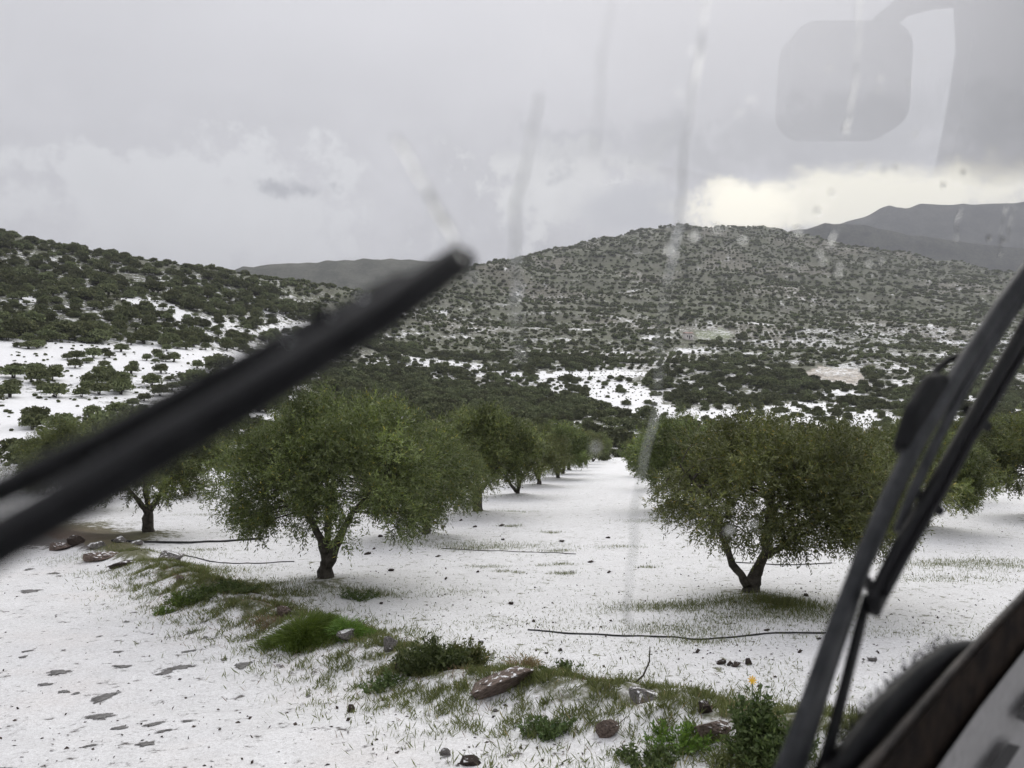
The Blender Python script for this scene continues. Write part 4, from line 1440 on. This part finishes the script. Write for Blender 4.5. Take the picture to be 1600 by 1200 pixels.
ROCKS = {}
for key, mt in (('g', M_ROCK), ('b', M_ROCKB), ('w', M_WET), ('c', M_CLOD)):
    ROCKS[key] = [rock_mesh('stone', 60 + k + ord(key), mt) for k in range(4)]


def stone(px, py, wpx, hpx, key, label, group=None, rz=None, tilt=0.0, sink=0.35, deep=0.75, name='stone', var=None):
    c = ground_hit(px, py)
    k = c.y / F
    o = obj(name, ROCKS[key][random.randrange(4) if var is None else var])
    h = hpx * k * 0.5
    o.location = (c.x, c.y, c.z + h * (1 - 2 * sink) * 0.9)
    o.scale = (wpx * k * 0.5, wpx * k * 0.5 * deep, h)
    o.rotation_euler = (0, tilt, random.uniform(-0.3, 0.3) if rz is None else rz)
    return tag(o, label, 'stone', group)


stone(782, 1080, 120, 36, 'b', 'big flat brown rock lying on the verge', rz=0.1, tilt=-0.20, sink=0.05, deep=0.6, name='rock', var=2)
stone(1002, 1098, 70, 34, 'g', 'rounded grey stone at the foot of the bent twig', sink=0.3)
stone(950, 1148, 44, 40, 'b', 'reddish brown stone half buried in verge weeds', sink=0.25)
stone(1115, 1148, 66, 36, 'b', 'long brown stone below the flowering weed', sink=0.25)
stone(1102, 1112, 34, 24, 'c', 'dark angular stone behind the long brown stone', sink=0.2)
stone(608, 1016, 34, 32, 'g', 'grey stone on the verge above the dark bush', sink=0.25)
stone(540, 998, 36, 28, 'g', 'grey stone behind the bright green tussock', sink=0.25)
stone(443, 962, 26, 26, 'b', 'small brown stone among dry straw on the verge', sink=0.25)
stone(625, 1048, 20, 22, 'c', 'small dark stone at the road side of the dark bush', sink=0.25)
stone(262, 876, 60, 24, 'g', 'pale flat stone in grass at the far verge', sink=0.3)
stone(118, 852, 36, 22, 'c', 'dark stone at the end of the bare earth bank', sink=0.2)
stone(150, 858, 30, 20, 'g', 'grey stone beside the dark one at the bare bank', sink=0.2)
stone(95, 858, 44, 18, 'b', 'brown earthy stone on the bare bank', sink=0.25)
stone(160, 872, 70, 18, 'b', 'long reddish clod where the bare bank meets the road', sink=0.3)
stone(190, 885, 44, 16, 'c', 'dark clod below the reddish one at the road edge', sink=0.3)
stone(735, 1194, 46, 22, 'c', 'dark broken stone at the lower picture edge by the road', sink=0.3)
stone(695, 1182, 22, 16, 'g', 'small pale stone beside the dark broken stone at the lower edge', sink=0.1)
stone(549, 1113, 18, 18, 'c', 'single dark stone alone on the hail of the road', sink=0.2)
for (px, py, w, h, lb) in [(1127, 1038, 18, 12, 'dark clod, first of four in a line near the hose'), (1140, 1040, 12, 10, 'smallest clod in the line of four near the hose'),
                           (1150, 1041, 24, 9, 'flattest clod in the line of four near the hose'), (1170, 1038, 16, 14, 'brown round clod ending the line of four near the hose')]:
    stone(px, py, w, h, 'c', lb, 'clods near the hose', sink=0.2, name='clod')
stone(1362, 1032, 18, 10, 'g', 'lone small stone between the two wipers', sink=0.2)
stone(1090, 1020, 12, 9, 'c', 'small clod above the line of four clods', sink=0.2, name='clod')
for (px, py, w, h) in [(92, 1050, 42, 13), (155, 1120, 46, 18), (163, 1090, 40, 18), (278, 1044, 46, 14), (258, 1052, 26, 9), (228, 1163, 30, 16), (47, 924, 38, 8), (187, 1138, 28, 11), (240, 1132, 34, 12),
                       (293, 1127, 24, 8), (380, 1040, 34, 13), (300, 988, 20, 8), (72, 1070, 24, 9), (100, 1081, 16, 8), (118, 1084, 12, 7), (192, 1042, 28, 8), (185, 1019, 12, 6), (42, 1018, 16, 5), (36, 1027, 14, 5),
                       (295, 1018, 22, 6), (197, 972, 12, 5), (320, 997, 10, 6), (350, 1031, 14, 6), (45, 890, 16, 5), (83, 896, 24, 5), (140, 1166, 22, 9), (255, 1143, 24, 10), (482, 1088, 8, 6), (155, 995, 8, 4)]:
    c = ground_hit(px, py)
    k = c.y / F
    rp = np.random.default_rng(int(px * 7 + py))
    nseg = 30
    a = np.linspace(0, 2 * math.pi, nseg, endpoint=False)
    sl = c.y / (CZ - c.z)                       # a ground length this much deeper looks 1 high
    rad = 1 + 0.22 * np.sin(2 * a + rp.uniform(0, 6)) + 0.16 * np.sin(3 * a + rp.uniform(0, 6)) + 0.11 * np.sin(5 * a + rp.uniform(0, 6)) + rp.normal(0, 0.09, nseg)
    gx, gy = w * 0.5 * k * np.cos(a) * rad, h * 0.5 * k * sl * np.sin(a) * rad + 0.10 * w * k * np.cos(a) * rad
    V = [(0, 0, 0.010)]
    for f_, dz in ((0.55, 0.010), (0.9, 0.007), (1.0, -0.012)):
        zz = terrain(c.x + gx * f_, c.y + gy * f_) - c.z + dz
        V += [(gx[i] * f_, gy[i] * f_, zz[i]) for i in range(nseg)]
    V[0] = (0, 0, 0.012)
    fs = [(0, 1 + i, 1 + (i + 1) % nseg) for i in range(nseg)]
    for q in range(2):
        fs += [(1 + q * nseg + i, 1 + (q + 1) * nseg + i, 1 + (q + 1) * nseg + (i + 1) % nseg, 1 + q * nseg + (i + 1) % nseg) for i in range(nseg)]
    wm = mesh_np('wet_patch', np.array(V), fs, M_WET, True)
    ra = wm.attributes.new('rim', 'FLOAT', 'POINT')
    ra.data.foreach_set('value', np.array([0.0] + [0.35] * nseg + [0.75] * nseg + [1.0] * nseg, dtype=np.float32))
    o = obj('wet_patch', wm, None, c)
    tag(o, 'flat dark wet patch showing through the hail of the road', 'wet patch', 'wet patches in the hail road')
rs = random.Random(14)
for k in range(16):
    i_ = rs.randrange(2, len(BERM_PX) - 2)
    t_ = rs.random()
    px = BERM_PX[i_][0] * (1 - t_) + BERM_PX[i_ + 1][0] * t_ + rs.gauss(0, 25)
    py = BERM_PX[i_][1] * (1 - t_) + BERM_PX[i_ + 1][1] * t_ + rs.gauss(0, 22)
    if py < 1200:
        big = rs.random() < 0.3
        stone(px, py, rs.uniform(14, 26) if big else rs.uniform(6, 13), rs.uniform(10, 16) if big else rs.uniform(5, 9), rs.choice('gbgb'), 'small stone or clod lodged in the grassy verge', 'small stones of the verge', sink=0.3, name='stone')
rs = random.Random(4)
for k in range(34):
    px, py = rs.uniform(560, 1330), rs.uniform(800, 1030)
    stone(px, py, rs.uniform(5, 13), rs.uniform(4, 7), 'c', 'tiny dark clod on the white orchard floor', 'clods on the orchard floor', sink=0.2, name='clod')


# ------------------------------------------------------------------ hoses and twig
def ground_line(name, pxs, rad, mat, label, cat, lift=None):
    pts = []
    for i, (px, py) in enumerate(pxs):
        p = ground_hit(px, py)
        p.z += rad * 0.8 + (lift[i] if lift else 0)
        pts.append(p)
    P = []
    for a in range(len(pts) - 1):
        p0, p1, p2, p3 = pts[max(a - 1, 0)], pts[a], pts[a + 1], pts[min(a + 2, len(pts) - 1)]
        for s in range(8):
            t = s / 8
            P.append(0.5 * ((2 * p1) + (p2 - p0) * t + (2 * p0 - 5 * p1 + 4 * p2 - p3) * t * t + (3 * p1 - p0 - 3 * p2 + p3) * t ** 3))
    P.append(pts[-1])
    if not lift:
        for p in P:
            p.z = max(p.z, tz(p.x, p.y) + rad * 0.7)
    mb = MB()
    mb.tube(P, rad, 7)
    return tag(obj(name, mb.mesh(name, mat, True)), label, cat)


ground_line('irrigation_hose', [(175, 846), (230, 848), (300, 849), (350, 847), (410, 842)], 0.032, M_HOSE, 'thick black irrigation hose at the foot of the forked olive', 'hose')
ground_line('irrigation_hose', [(272, 864), (310, 873), (345, 880), (400, 881), (460, 878)], 0.013, M_HOSE, 'thin black hose curving towards the big rounded olive', 'hose')
ground_line('irrigation_hose', [(825, 985), (880, 990), (960, 994), (1040, 996), (1090, 1000), (1150, 996), (1210, 990), (1290, 990)], 0.013, M_HOSE, 'thin black hose lying across in front of the flat-topped olive', 'hose')
ground_line('irrigation_hose', [(690, 857), (760, 861), (850, 864), (900, 866)], 0.010, M_HOSE, 'thin hose across the alley behind the big rounded olive', 'hose')
ground_line('irrigation_hose', [(1150, 879), (1200, 882), (1240, 883), (1300, 880)], 0.012, M_HOSE, 'short hose seen behind the V-shaped trunk', 'hose')
tw = ground_hit(985, 1074)
mb = MB()
k = tw.y / F
mb.tube([tw, tw + Vector((20 * k, 0, 18 * k)), tw + Vector((30 * k, 0.02, 38 * k)), tw + Vector((31 * k, 0.02, 62 * k))], [0.012, 0.011, 0.009, 0.006], 6)
tag(obj('twig', mb.mesh('twig', M_BARK, True)), 'bent bare twig sticking up from the verge', 'twig')

# ------------------------------------------------------------------ the vehicle the view is taken from
ALPHA, YAW, D0 = R(8), R(45), 0.30
PN = Vector((-math.sin(YAW) * math.cos(ALPHA), math.cos(YAW) * math.cos(ALPHA), math.sin(ALPHA)))     # outward normal of the windscreen
EYE = Vector((0, 0, CZ))


def ray(px, py):
    return Vector(((px - 800) / F, 1.0, -(py - HOR) / F))


def on_glass(px, py, off=0.0):
    d = ray(px, py)
    return EYE + d * ((D0 + off) / d.dot(PN))


def wpx(px, py, w, off=0.0):
    """width in metres of w picture units at that place of the glass"""
    return w / F * (on_glass(px, py, off) - EYE).y


M_CLEAR, g = mat_new('clear_glass')
o_ = g.n('ShaderNodeOutputMaterial')
t_ = g.n('ShaderNodeBsdfTransparent')
t_.inputs[0].default_value = (0.985, 0.99, 0.988, 1)
g.l(t_.outputs[0], o_.inputs[0])
M_RUBBER = simple_mat('wiper_rubber', (0.005, 0.005, 0.006), (0.010, 0.010, 0.011), 30.0, 0.7, 0.05, spec=0.15)
M_ARM = simple_mat('wiper_arm_paint', (0.004, 0.004, 0.005), (0.009, 0.009, 0.010), 40.0, 0.5, 0.1, spec=0.12)
M_ARM2 = simple_mat('weathered_arm_paint', (0.014, 0.015, 0.017), (0.040, 0.041, 0.045), 25.0, 0.5, 0.15, spec=0.2)
M_DASH = simple_mat('grey_dash_plastic', (0.17, 0.17, 0.17), (0.22, 0.22, 0.22), 60.0, 0.6, 0.15, 300.0)
M_LIP = simple_mat('black_dash_rubber', (0.012, 0.010, 0.009), (0.045, 0.037, 0.032), 18.0, 0.6, 0.3)
M_GAP = simple_mat('shaded_dirty_gap', (0.004, 0.003, 0.003), (0.020, 0.014, 0.010), 22.0, 0.9, 0.5, spec=0.05)
M_CABIN = simple_mat('cab_plastic', (0.02, 0.021, 0.022), (0.04, 0.042, 0.043), 5.0, 0.7, 0.1)

van = empty('vehicle', (0.3, -0.6, tz(0.3, -0.6)))
tag(van, 'vehicle seen from inside: wipers, dashboard edge and rain-streaked windscreen', 'vehicle')
VINV = Matrix.Translation(-van.location)


def vpart(name, mb, mat, parent=None, smooth=False):
    me = mb.mesh(name, mat, smooth)
    o = obj(name, me, parent or van)
    if parent is None:
        o.matrix_parent_inverse = VINV
    return o


# windscreen pane: a slab of clear glass
e1 = Vector((math.cos(YAW), math.sin(YAW), 0))           # along the glass, away to the far side
e2 = PN.cross(e1) * -1
if e2.z < 0: e2 = -e2
gc = EYE + PN * D0
mb = MB()
mb.prism([gc + e1 * a + e2 * b for a, b in ((-0.9, -0.62), (2.6, -0.62), (2.6, 1.0), (-0.9, 1.0))], PN * 0.006)
pane = vpart('windscreen', mb, M_CLEAR)
pane['label'] = 'clear wet windscreen glass'

# added sheet, upper corner only: carries the pane's reflection of mirror and door post
M_REFLECT, g = mat_new('glass_reflection')
o_ = g.n('ShaderNodeOutputMaterial')
tr = g.n('ShaderNodeBsdfTransparent')
gl = g.n('ShaderNodeBsdfGlossy')
gl.inputs['Roughness'].default_value = 0.0
geo = g.n('ShaderNodeNewGeometry')
dt = g.n('ShaderNodeVectorMath', operation='DOT_PRODUCT')
g.l(geo.outputs['Normal'], dt.inputs[0]); g.l(geo.outputs['Incoming'], dt.inputs[1])
c_ = g.m('ABSOLUTE', dt.outputs['Value'])
fr = g.m('ADD', 0.09, g.m('MULTIPLY', 0.91, g.m('POWER', g.m('SUBTRACT', 1.0, c_), 5.0)))
at = g.n('ShaderNodeAttribute', attribute_name='film')
mx = g.n('ShaderNodeMixShader')
g.l(g.m('MULTIPLY', fr, at.outputs['Fac']), mx.inputs[0])
g.l(tr.outputs[0], mx.inputs[1]); g.l(gl.outputs[0], mx.inputs[2])
g.l(mx.outputs[0], o_.inputs[0])
nu, nv = 60, 24
V, A_ = [], []
for a in range(nv + 1):
    for b in range(nu + 1):
        px = 850 + (1760 - 850) * b / nu
        lowy = 285 + 8 * math.sin(px * 0.013) + 5 * math.sin(px * 0.041 + 1)
        py = -120 + (lowy + 120) * a / nv
        V.append(on_glass(px, py, 0.009))
        A_.append(min(1, b / nu * 4.5) * min(1, (nv - a) / nv * 14))
mbf = MB()
mbf.add(V, [(a * (nu + 1) + b, a * (nu + 1) + b + 1, (a + 1) * (nu + 1) + b + 1, (a + 1) * (nu + 1) + b) for a in range(nv) for b in range(nu)])
film = vpart('glass_reflection', mbf, M_REFLECT, pane, True)
aa = film.data.attributes.new('film', 'FLOAT', 'POINT')
aa.data.foreach_set('value', np.array(A_, dtype=np.float32))
film.matrix_parent_inverse = Matrix.Identity(4)


def mirrored(p):
    """where a thing stands whose reflection in the glass appears at p"""
    return p - PN * (2 * ((p - EYE).dot(PN) - D0 - 0.009))


def mir_prism(poly, D, thick):
    mb = MB()
    P = [mirrored(EYE + ray(x, y) * D) for x, y in poly]
    Q = [mirrored(EYE + ray(x, y) * D + Vector((0, thick, 0))) for x, y in poly]
    n = len(P)
    mb.add(P + Q, [tuple(range(n)), tuple(range(n, 2 * n))[::-1]] + [(i, i + n, (i + 1) % n + n, (i + 1) % n) for i in range(n)])
    return mb


def rounded(x0, y0, x1, y1, r, lean=0.0, n=6):
    out = []
    for cx, cy, a0 in ((x1 - r, y0 + r, -90), (x1 - r, y1 - r, 0), (x0 + r, y1 - r, 90), (x0 + r, y0 + r, 180)):
        for k in range(n + 1):
            a = R(a0 + 90 * k / n)
            x, y = cx + r * math.cos(a), cy + r * math.sin(a)
            out.append((x + lean * ((y1 + y0) / 2 - y), y))
    return out


sm = empty('side_mirror', van.location)
sm.parent = van
sm.matrix_parent_inverse = VINV
for nm, m_ in (('housing', mir_prism(rounded(1232, 32, 1424, 206, 42, 0.06), 2.3, 0.10)),):
    o = vpart(nm, m_, M_CABIN, sm)
    o.matrix_parent_inverse = Matrix.Translation(-van.location)
mb = MB()
mb.tube([mirrored(EYE + ray(x, y) * 2.3 + Vector((0, 0.04, 0))) for x, y in ((1380, 60), (1392, 25), (1425, -2), (1470, -14), (1540, -20))], 0.034, 10)
o = vpart('mirror_arm', mb, M_CABIN, sm, True)
o.matrix_parent_inverse = Matrix.Translation(-van.location)
vpart('door_post', mir_prism([(1505, -140), (1518, 0), (1521, 60), (1512, 120), (1500, 190), (1488, 245), (1470, 300), (1465, 420), (1900, 420), (1900, -140)], 1.75, 0.07), M_CABIN)
OCT = [(math.cos(R(a)) * 1.08 if abs(math.cos(R(a))) < 0.9 else math.copysign(1, math.cos(R(a))), max(-1, min(1, 1.08 * math.sin(R(a))))) for a in range(0, 360, 30)]


def wiper_bar(pxs, widths, off, hei):
    """bar that follows places on the glass; widths in picture units"""
    n = 10
    P, W, H = [], [], []
    for a in range(len(pxs) - 1):
        for s in range(n):
            t = s / n
            x = pxs[a][0] * (1 - t) + pxs[a + 1][0] * t
            y = pxs[a][1] * (1 - t) + pxs[a + 1][1] * t
            oo = off[a] * (1 - t) + off[a + 1] * t
            P.append(on_glass(x, y, oo))
            W.append(wpx(x, y, widths[a] * (1 - t) + widths[a + 1] * t, oo))
            H.append(hei)
    x, y = pxs[-1]
    P.append(on_glass(x, y, off[-1])); W.append(wpx(x, y, widths[-1], off[-1])); H.append(hei)
    mb = MB()
    mb.section(P, W, H, PN, OCT)
    return mb


def sub(o):
    o.matrix_parent_inverse = Matrix.Translation(-van.location)
    return o


def part_root(name, label):
    e = empty(name, van.location)
    e.parent = van
    e.matrix_parent_inverse = VINV
    e['label'] = label
    return e


w1 = part_root('wiper', 'long blurred black wiper slanting up across the hillside')
sub(vpart('wiper_blade', wiper_bar([(-120, 918), (0, 847), (200, 729), (400, 612), (600, 488), (722, 402)], [68, 66, 64, 60, 52, 38], [0.022] * 6, 0.022), M_ARM, w1, True))
sub(vpart('rubber_lip', wiper_bar([(-120, 950), (0, 879), (200, 759), (400, 640), (600, 510), (722, 412)], [14, 13, 12, 11, 10, 8], [0.010] * 6, 0.008), M_RUBBER, w1, True))
sub(vpart('wiper_arm', wiper_bar([(-120, 826), (0, 768), (150, 694), (300, 614), (460, 532), (590, 468), (650, 436)], [46, 44, 42, 42, 38, 34, 24], [0.055, 0.052, 0.05, 0.047, 0.043, 0.04, 0.036], 0.014), M_ARM, w1, True))
sub(vpart('blade_clip', wiper_bar([(540, 512), (590, 478), (640, 446)], [50, 54, 44], [0.034, 0.034, 0.034], 0.03), M_RUBBER, w1, True))

for (xa, ya) in ((150, 722), (330, 618), (505, 518)):
    sub(vpart('yoke', wiper_bar([(xa - 8, ya - 36), (xa, ya - 6), (xa + 6, ya + 22)], [20, 26, 22], [0.046, 0.042, 0.034], 0.012), M_RUBBER, w1, True))
w2 = part_root('wiper', 'upright wiper arm beside the flat-topped olive')
sub(vpart('wiper_arm', wiper_bar([(1195, 1290), (1243, 1180), (1300, 1010), (1345, 885), (1392, 775), (1432, 690), (1500, 580), (1560, 490), (1640, 380)], [100, 92, 66, 44, 38, 36, 40, 46, 46], [0.05] * 9, 0.020), M_ARM2, w2, True))
sub(vpart('arm_edge', wiper_bar([(1250, 1290), (1292, 1180), (1318, 1080), (1342, 985), (1356, 930)], [44, 44, 36, 30, 16], [0.035] * 5, 0.010), M_RUBBER, w2, True))
sub(vpart('hinge_block', wiper_bar([(1412, 705), (1428, 660), (1452, 618), (1470, 600)], [52, 74, 70, 36], [0.06] * 4, 0.026), M_RUBBER, w2, True))
hp = [on_glass(x, y, 0.07) for x, y in ((1424, 672), (1440, 630), (1452, 600), (1464, 578), (1480, 563), (1508, 553), (1530, 556))]
mb = MB(); mb.tube(hp, 0.0055, 8)
sub(vpart('washer_hose', mb, M_RUBBER, w2, True))
for (xa, ya, xb, yb) in ((1352, 905, 1372, 935), (1436, 772, 1470, 800), (1510, 640, 1545, 668)):
    sub(vpart('yoke', wiper_bar([(xa, ya), ((xa + xb) / 2, (ya + yb) / 2), (xb, yb)], [14, 20, 14], [0.046, 0.052, 0.040], 0.012), M_RUBBER, w2, True))
w3 = part_root('wiper', 'second upright wiper, its blade ending above the snow')
sub(vpart('wiper_blade', wiper_bar([(1362, 950), (1406, 862), (1450, 785), (1502, 690), (1552, 600), (1650, 430)], [42, 46, 38, 34, 32, 36], [0.022] * 6, 0.020), M_ARM, w3, True))
sub(vpart('rubber_lip', wiper_bar([(1384, 930), (1426, 852), (1474, 770), (1524, 680), (1650, 470)], [12, 12, 12, 12, 12], [0.009] * 5, 0.008), M_RUBBER, w3, True))
sub(vpart('wiper_arm', wiper_bar([(1402, 830), (1428, 765), (1468, 680), (1512, 600), (1566, 510), (1640, 400)], [14, 20, 22, 22, 26, 30], [0.04] * 6, 0.012), M_ARM2, w3, True))

# dashboard: black rubber lip, dirty gap with its shade painted near black, grey panel with slots
db = part_root('dashboard', 'grey dashboard top with slots and black rubber lip')


def strip(pxa, pxb, offa, offb, thick):
    """slab between two lines of places given on the glass"""
    mb = MB()
    A = [on_glass(x, y, offa) for x, y in pxa]
    B = [on_glass(x, y, offb) for x, y in pxb]
    nrm = Vector((0, 0, -1)) * thick
    n = len(A)
    vs = A + B + [p + nrm for p in A] + [p + nrm for p in B]
    fs = []
    for i in range(n - 1):
        fs += [(i, i + 1, n + i + 1, n + i), (2 * n + i, 3 * n + i, 3 * n + i + 1, 2 * n + i + 1), (i, 2 * n + i, 2 * n + i + 1, i + 1), (n + i, n + i + 1, 3 * n + i + 1, 3 * n + i)]
    fs += [(0, n, 3 * n, 2 * n), (n - 1, 3 * n - 1, 4 * n - 1, 2 * n - 1)]
    mb.add(vs, fs)
    return mb


sub(vpart('rubber_lip', wiper_bar([(1270, 1310), (1372, 1198), (1440, 1118), (1500, 1050), (1550, 995), (1604, 938), (1680, 862)], [62, 56, 52, 50, 46, 44, 40], [-0.010] * 7, 0.018), M_LIP, db, True))
sub(vpart('gap', strip([(1270, 1330), (1372, 1205), (1475, 1080), (1580, 960), (1680, 860)], [(1420, 1330), (1505, 1205), (1560, 1110), (1630, 1010), (1720, 905)], -0.024, -0.034, 0.02), M_GAP, db))
panel_a = [(1370, 1330), (1464, 1202), (1530, 1108), (1600, 1018), (1690, 905)]
panel_b = [(1700, 1500), (1760, 1400), (1800, 1300), (1830, 1200), (1850, 1100)]
sub(vpart('panel', strip(panel_a, panel_b, -0.040, -0.055, 0.03), M_DASH, db))
for (x0, y0, dx, dy, w) in ((1535, 1215, 40, -50, 15), (1588, 1122, 40, -50, 14)):
    pl = [on_glass(x, y, -0.0590) for x, y in ((x0, y0), (x0 + dx, y0 + dy), (x0 + dx + w * 1.2, y0 + dy + 4), (x0 + w * 1.2 + 4, y0 + 10))]
    mb = MB(); mb.prism(pl, Vector((0, 0, 0.004)))
    sub(vpart('air_slot', mb, M_RUBBER, db))
# bristled cowl seal outside at the foot of the glass
cs = part_root('cowl_seal', 'black bristled seal at the foot of the windscreen')
sub(vpart('seal_body', wiper_bar([(1240, 1310), (1325, 1196), (1370, 1135), (1430, 1075), (1475, 1036), (1510, 1020), (1540, 1010)], [96, 90, 84, 76, 56, 36, 14], [0.02] * 7, 0.03), M_ARM, cs, True))
rb = np.random.default_rng(9)
cb, cd = [], []
for k in range(1500):
    t = rb.uniform(0, 1)
    x = np.interp(t, [0, .25, .45, .7, .88, 1], [1255, 1325, 1370, 1430, 1475, 1510]) - rb.uniform(0, 34)
    y = np.interp(t, [0, .25, .45, .7, .88, 1], [1300, 1196, 1135, 1075, 1036, 1020]) - rb.uniform(0, 26)
    cb.append(on_glass(x, y, 0.03)); cd.append(Vector((rb.normal(-0.3, 0.5), rb.normal(0, 0.4), 1.0)).normalized())
v, f = leaf_quads(np.array([tuple(p) for p in cb]), np.array([tuple(p) for p in cd]), rb.uniform(0.006, 0.016, len(cb)), np.full(len(cb), 0.0016), rb)
o = obj('bristles', mesh_np('bristles', v, f, M_ARM), cs)
o.matrix_parent_inverse = Matrix.Translation(-van.location)
o['kind'] = 'stuff'

# ------------------------------------------------------------------ rain on the glass
M_WATER, g = mat_new('rain_water')
o_ = g.n('ShaderNodeOutputMaterial')
gb = g.n('ShaderNodeBsdfGlass')
gb.inputs['IOR'].default_value = 1.33
gb.inputs['Roughness'].default_value = 0.0
gb.inputs['Color'].default_value = (0.98, 0.985, 0.985, 1)
g.l(gb.outputs[0], o_.inputs[0])
DOME = [(-1, -1), (-0.8, -0.28), (-0.55, 0.4), (-0.28, 0.84), (0, 1), (0.28, 0.84), (0.55, 0.4), (0.8, -0.28), (1, -1)]


def streak(pxs, widths, label):
    P, W, H = [], [], []
    rr = random.Random(int(pxs[0][0]))
    n = 12
    for a in range(len(pxs) - 1):
        for s in range(n):
            t = s / n
            ph = (a + t) * 2.1 + pxs[0][0]
            x = pxs[a][0] * (1 - t) + pxs[a + 1][0] * t + 2.6 * math.sin(ph) + 1.3 * math.sin(2.7 * ph + 1)
            y = pxs[a][1] * (1 - t) + pxs[a + 1][1] * t
            w = (widths[a] * (1 - t) + widths[a + 1] * t) * 0.78 * (1 + 0.22 * math.sin(1.7 * ph + 2) + 0.12 * math.sin(4.3 * ph))
            P.append(on_glass(x, y, 0.0072)); W.append(wpx(x, y, w)); H.append(W[-1] * 0.06)
    x, y = pxs[-1]
    P.append(on_glass(x, y, 0.0072)); W.append(wpx(x, y, widths[-1] * 0.4)); H.append(W[-1] * 0.06)
    mb = MB()
    mb.section(P, W, H, PN, DOME)
    # section() turns v along the glass normal; keep the flat side on the pane
    return tag(obj('water_streak', mb.mesh('water_streak', M_WATER, True)), label, 'water streak', 'rain streaks on the windscreen')


streak([(1106, -20), (1090, 90), (1078, 190), (1066, 280), (1060, 340), (1055, 390), (1042, 445)], [7, 8, 8, 9, 14, 14, 9], 'rain streak running down over the crest of the far hill')
streak([(1040, 450), (1032, 540), (1026, 620), (1012, 700), (995, 790), (984, 880), (978, 950), (992, 985)], [6, 7, 7, 9, 12, 9, 11, 6], 'long rain streak down over the white alley')
streak([(1348, -20), (1342, 60), (1334, 120), (1327, 185), (1323, 206)], [5, 6, 6, 8, 14], 'rain streak ending in a bead across the mirror reflection')
streak([(842, 150), (826, 230), (810, 320), (806, 410), (802, 470), (815, 560)], [8, 9, 12, 14, 10, 8], 'faint rain streak above the alley trees')
streak([(616, 215), (650, 270), (682, 320), (712, 380), (738, 440)], [8, 10, 12, 14, 8], 'slanting rain streak above the long wiper tip')
streak([(958, -10), (944, 90), (932, 190), (926, 240)], [4, 5, 5, 4], 'thin faint rain streak high in the sky')
streak([(1505, 318), (1497, 350), (1490, 378)], [5, 6, 5], 'short streak over the mountain, nearest its peak')
streak([(1574, 320), (1566, 360), (1560, 400)], [5, 5, 4], 'first of two short streaks at the mountain edge')
streak([(1586, 320), (1580, 350), (1574, 376)], [4, 5, 4], 'last short streak at the mountain edge')
streak([(1303, 356), (1300, 384)], [7, 9], 'short fat streak on the dark ridge')


def drop_mesh():
    V, fs = [], []
    nu, nv = 10, 4
    for a in range(nv):
        ph = math.pi / 2 * a / nv
        for b in range(nu):
            t = 2 * math.pi * b / nu
            V.append((math.cos(ph) * math.cos(t), math.cos(ph) * math.sin(t), 1 - math.cos(ph) ** 2))
    V.append((0, 0, 1))
    for a in range(nv - 1):
        for b in range(nu):
            fs.append((a * nu + b, a * nu + (b + 1) % nu, (a + 1) * nu + (b + 1) % nu, (a + 1) * nu + b))
    for b in range(nu):
        fs.append(((nv - 1) * nu + b, (nv - 1) * nu + (b + 1) % nu, nv * nu))
    fs.append(tuple(range(nu))[::-1])
    return mesh_np('raindrop', np.array(V), fs, M_WATER, True)


DROP = drop_mesh()
basis = Matrix((e1, e2, PN)).transposed()
DROPS = [(1046, 385, 9), (1085, 365, 8), (1120, 358, 5), (1160, 372, 7), (1246, 360, 6), (1281, 392, 6), (1311, 412, 6), (1309, 424, 7), (1285, 405, 6), (1357, 408, 6), (1377, 404, 5), (1240, 412, 5),
         (1062, 145, 4), (1173, 155, 4), (1295, 107, 4), (1375, 122, 4), (1372, 142, 3), (1430, 210, 4), (1155, 176, 4), (1081, 80, 4), (1345, 262, 5), (1382, 268, 5), (1400, 263, 5), (1278, 330, 5), (1300, 302, 4),
         (1474, 290, 5), (1563, 430, 5), (1568, 375, 4), (1545, 372, 4), (1505, 270, 5), (1445, 95, 3), (1420, 130, 4), (930, 702, 8), (1175, 820, 6), (1138, 830, 7), (565, 460, 8), (515, 490, 7), (450, 527, 10), (1330, 520, 5)]
for i, (px, py, r_) in enumerate(DROPS):
    o = obj('raindrop', DROP)
    k = wpx(px, py, r_ * (0.6 if py < 300 else 0.85))
    sx = k * abs(1.0 / max(0.3, ray(px, py).normalized().dot(PN)))
    o.matrix_world = Matrix.Translation(on_glass(px, py, 0.0062)) @ basis.to_4x4() @ Matrix.Diagonal((sx, k * random.uniform(1.0, 1.4), k * 0.12, 1))
    tag(o, 'small round raindrop clinging to the windscreen', 'raindrop', 'raindrops on the windscreen')

# ------------------------------------------------------------------ haze
M_HAZE, g = mat_new('haze')
o_ = g.n('ShaderNodeOutputMaterial')
pv_ = g.n('ShaderNodeVolumePrincipled')
pv_.inputs['Color'].default_value = (0.90, 0.92, 1.0, 1)
pv_.inputs['Density'].default_value = 1.6e-4
pv_.inputs['Anisotropy'].default_value = 0.2
g.l(pv_.outputs[0], o_.inputs['Volume'])
mb = MB()
zlo = -80.0 - 25
mb.prism([Vector((-9500, -9500, zlo)), Vector((9500, -9500, zlo)), Vector((9500, 9500, zlo)), Vector((-9500, 9500, zlo))], Vector((0, 0, 1030)))
tag(obj('haze', mb.mesh('haze', M_HAZE)), 'thin grey rain haze in the valley air', 'haze', None, 'stuff')
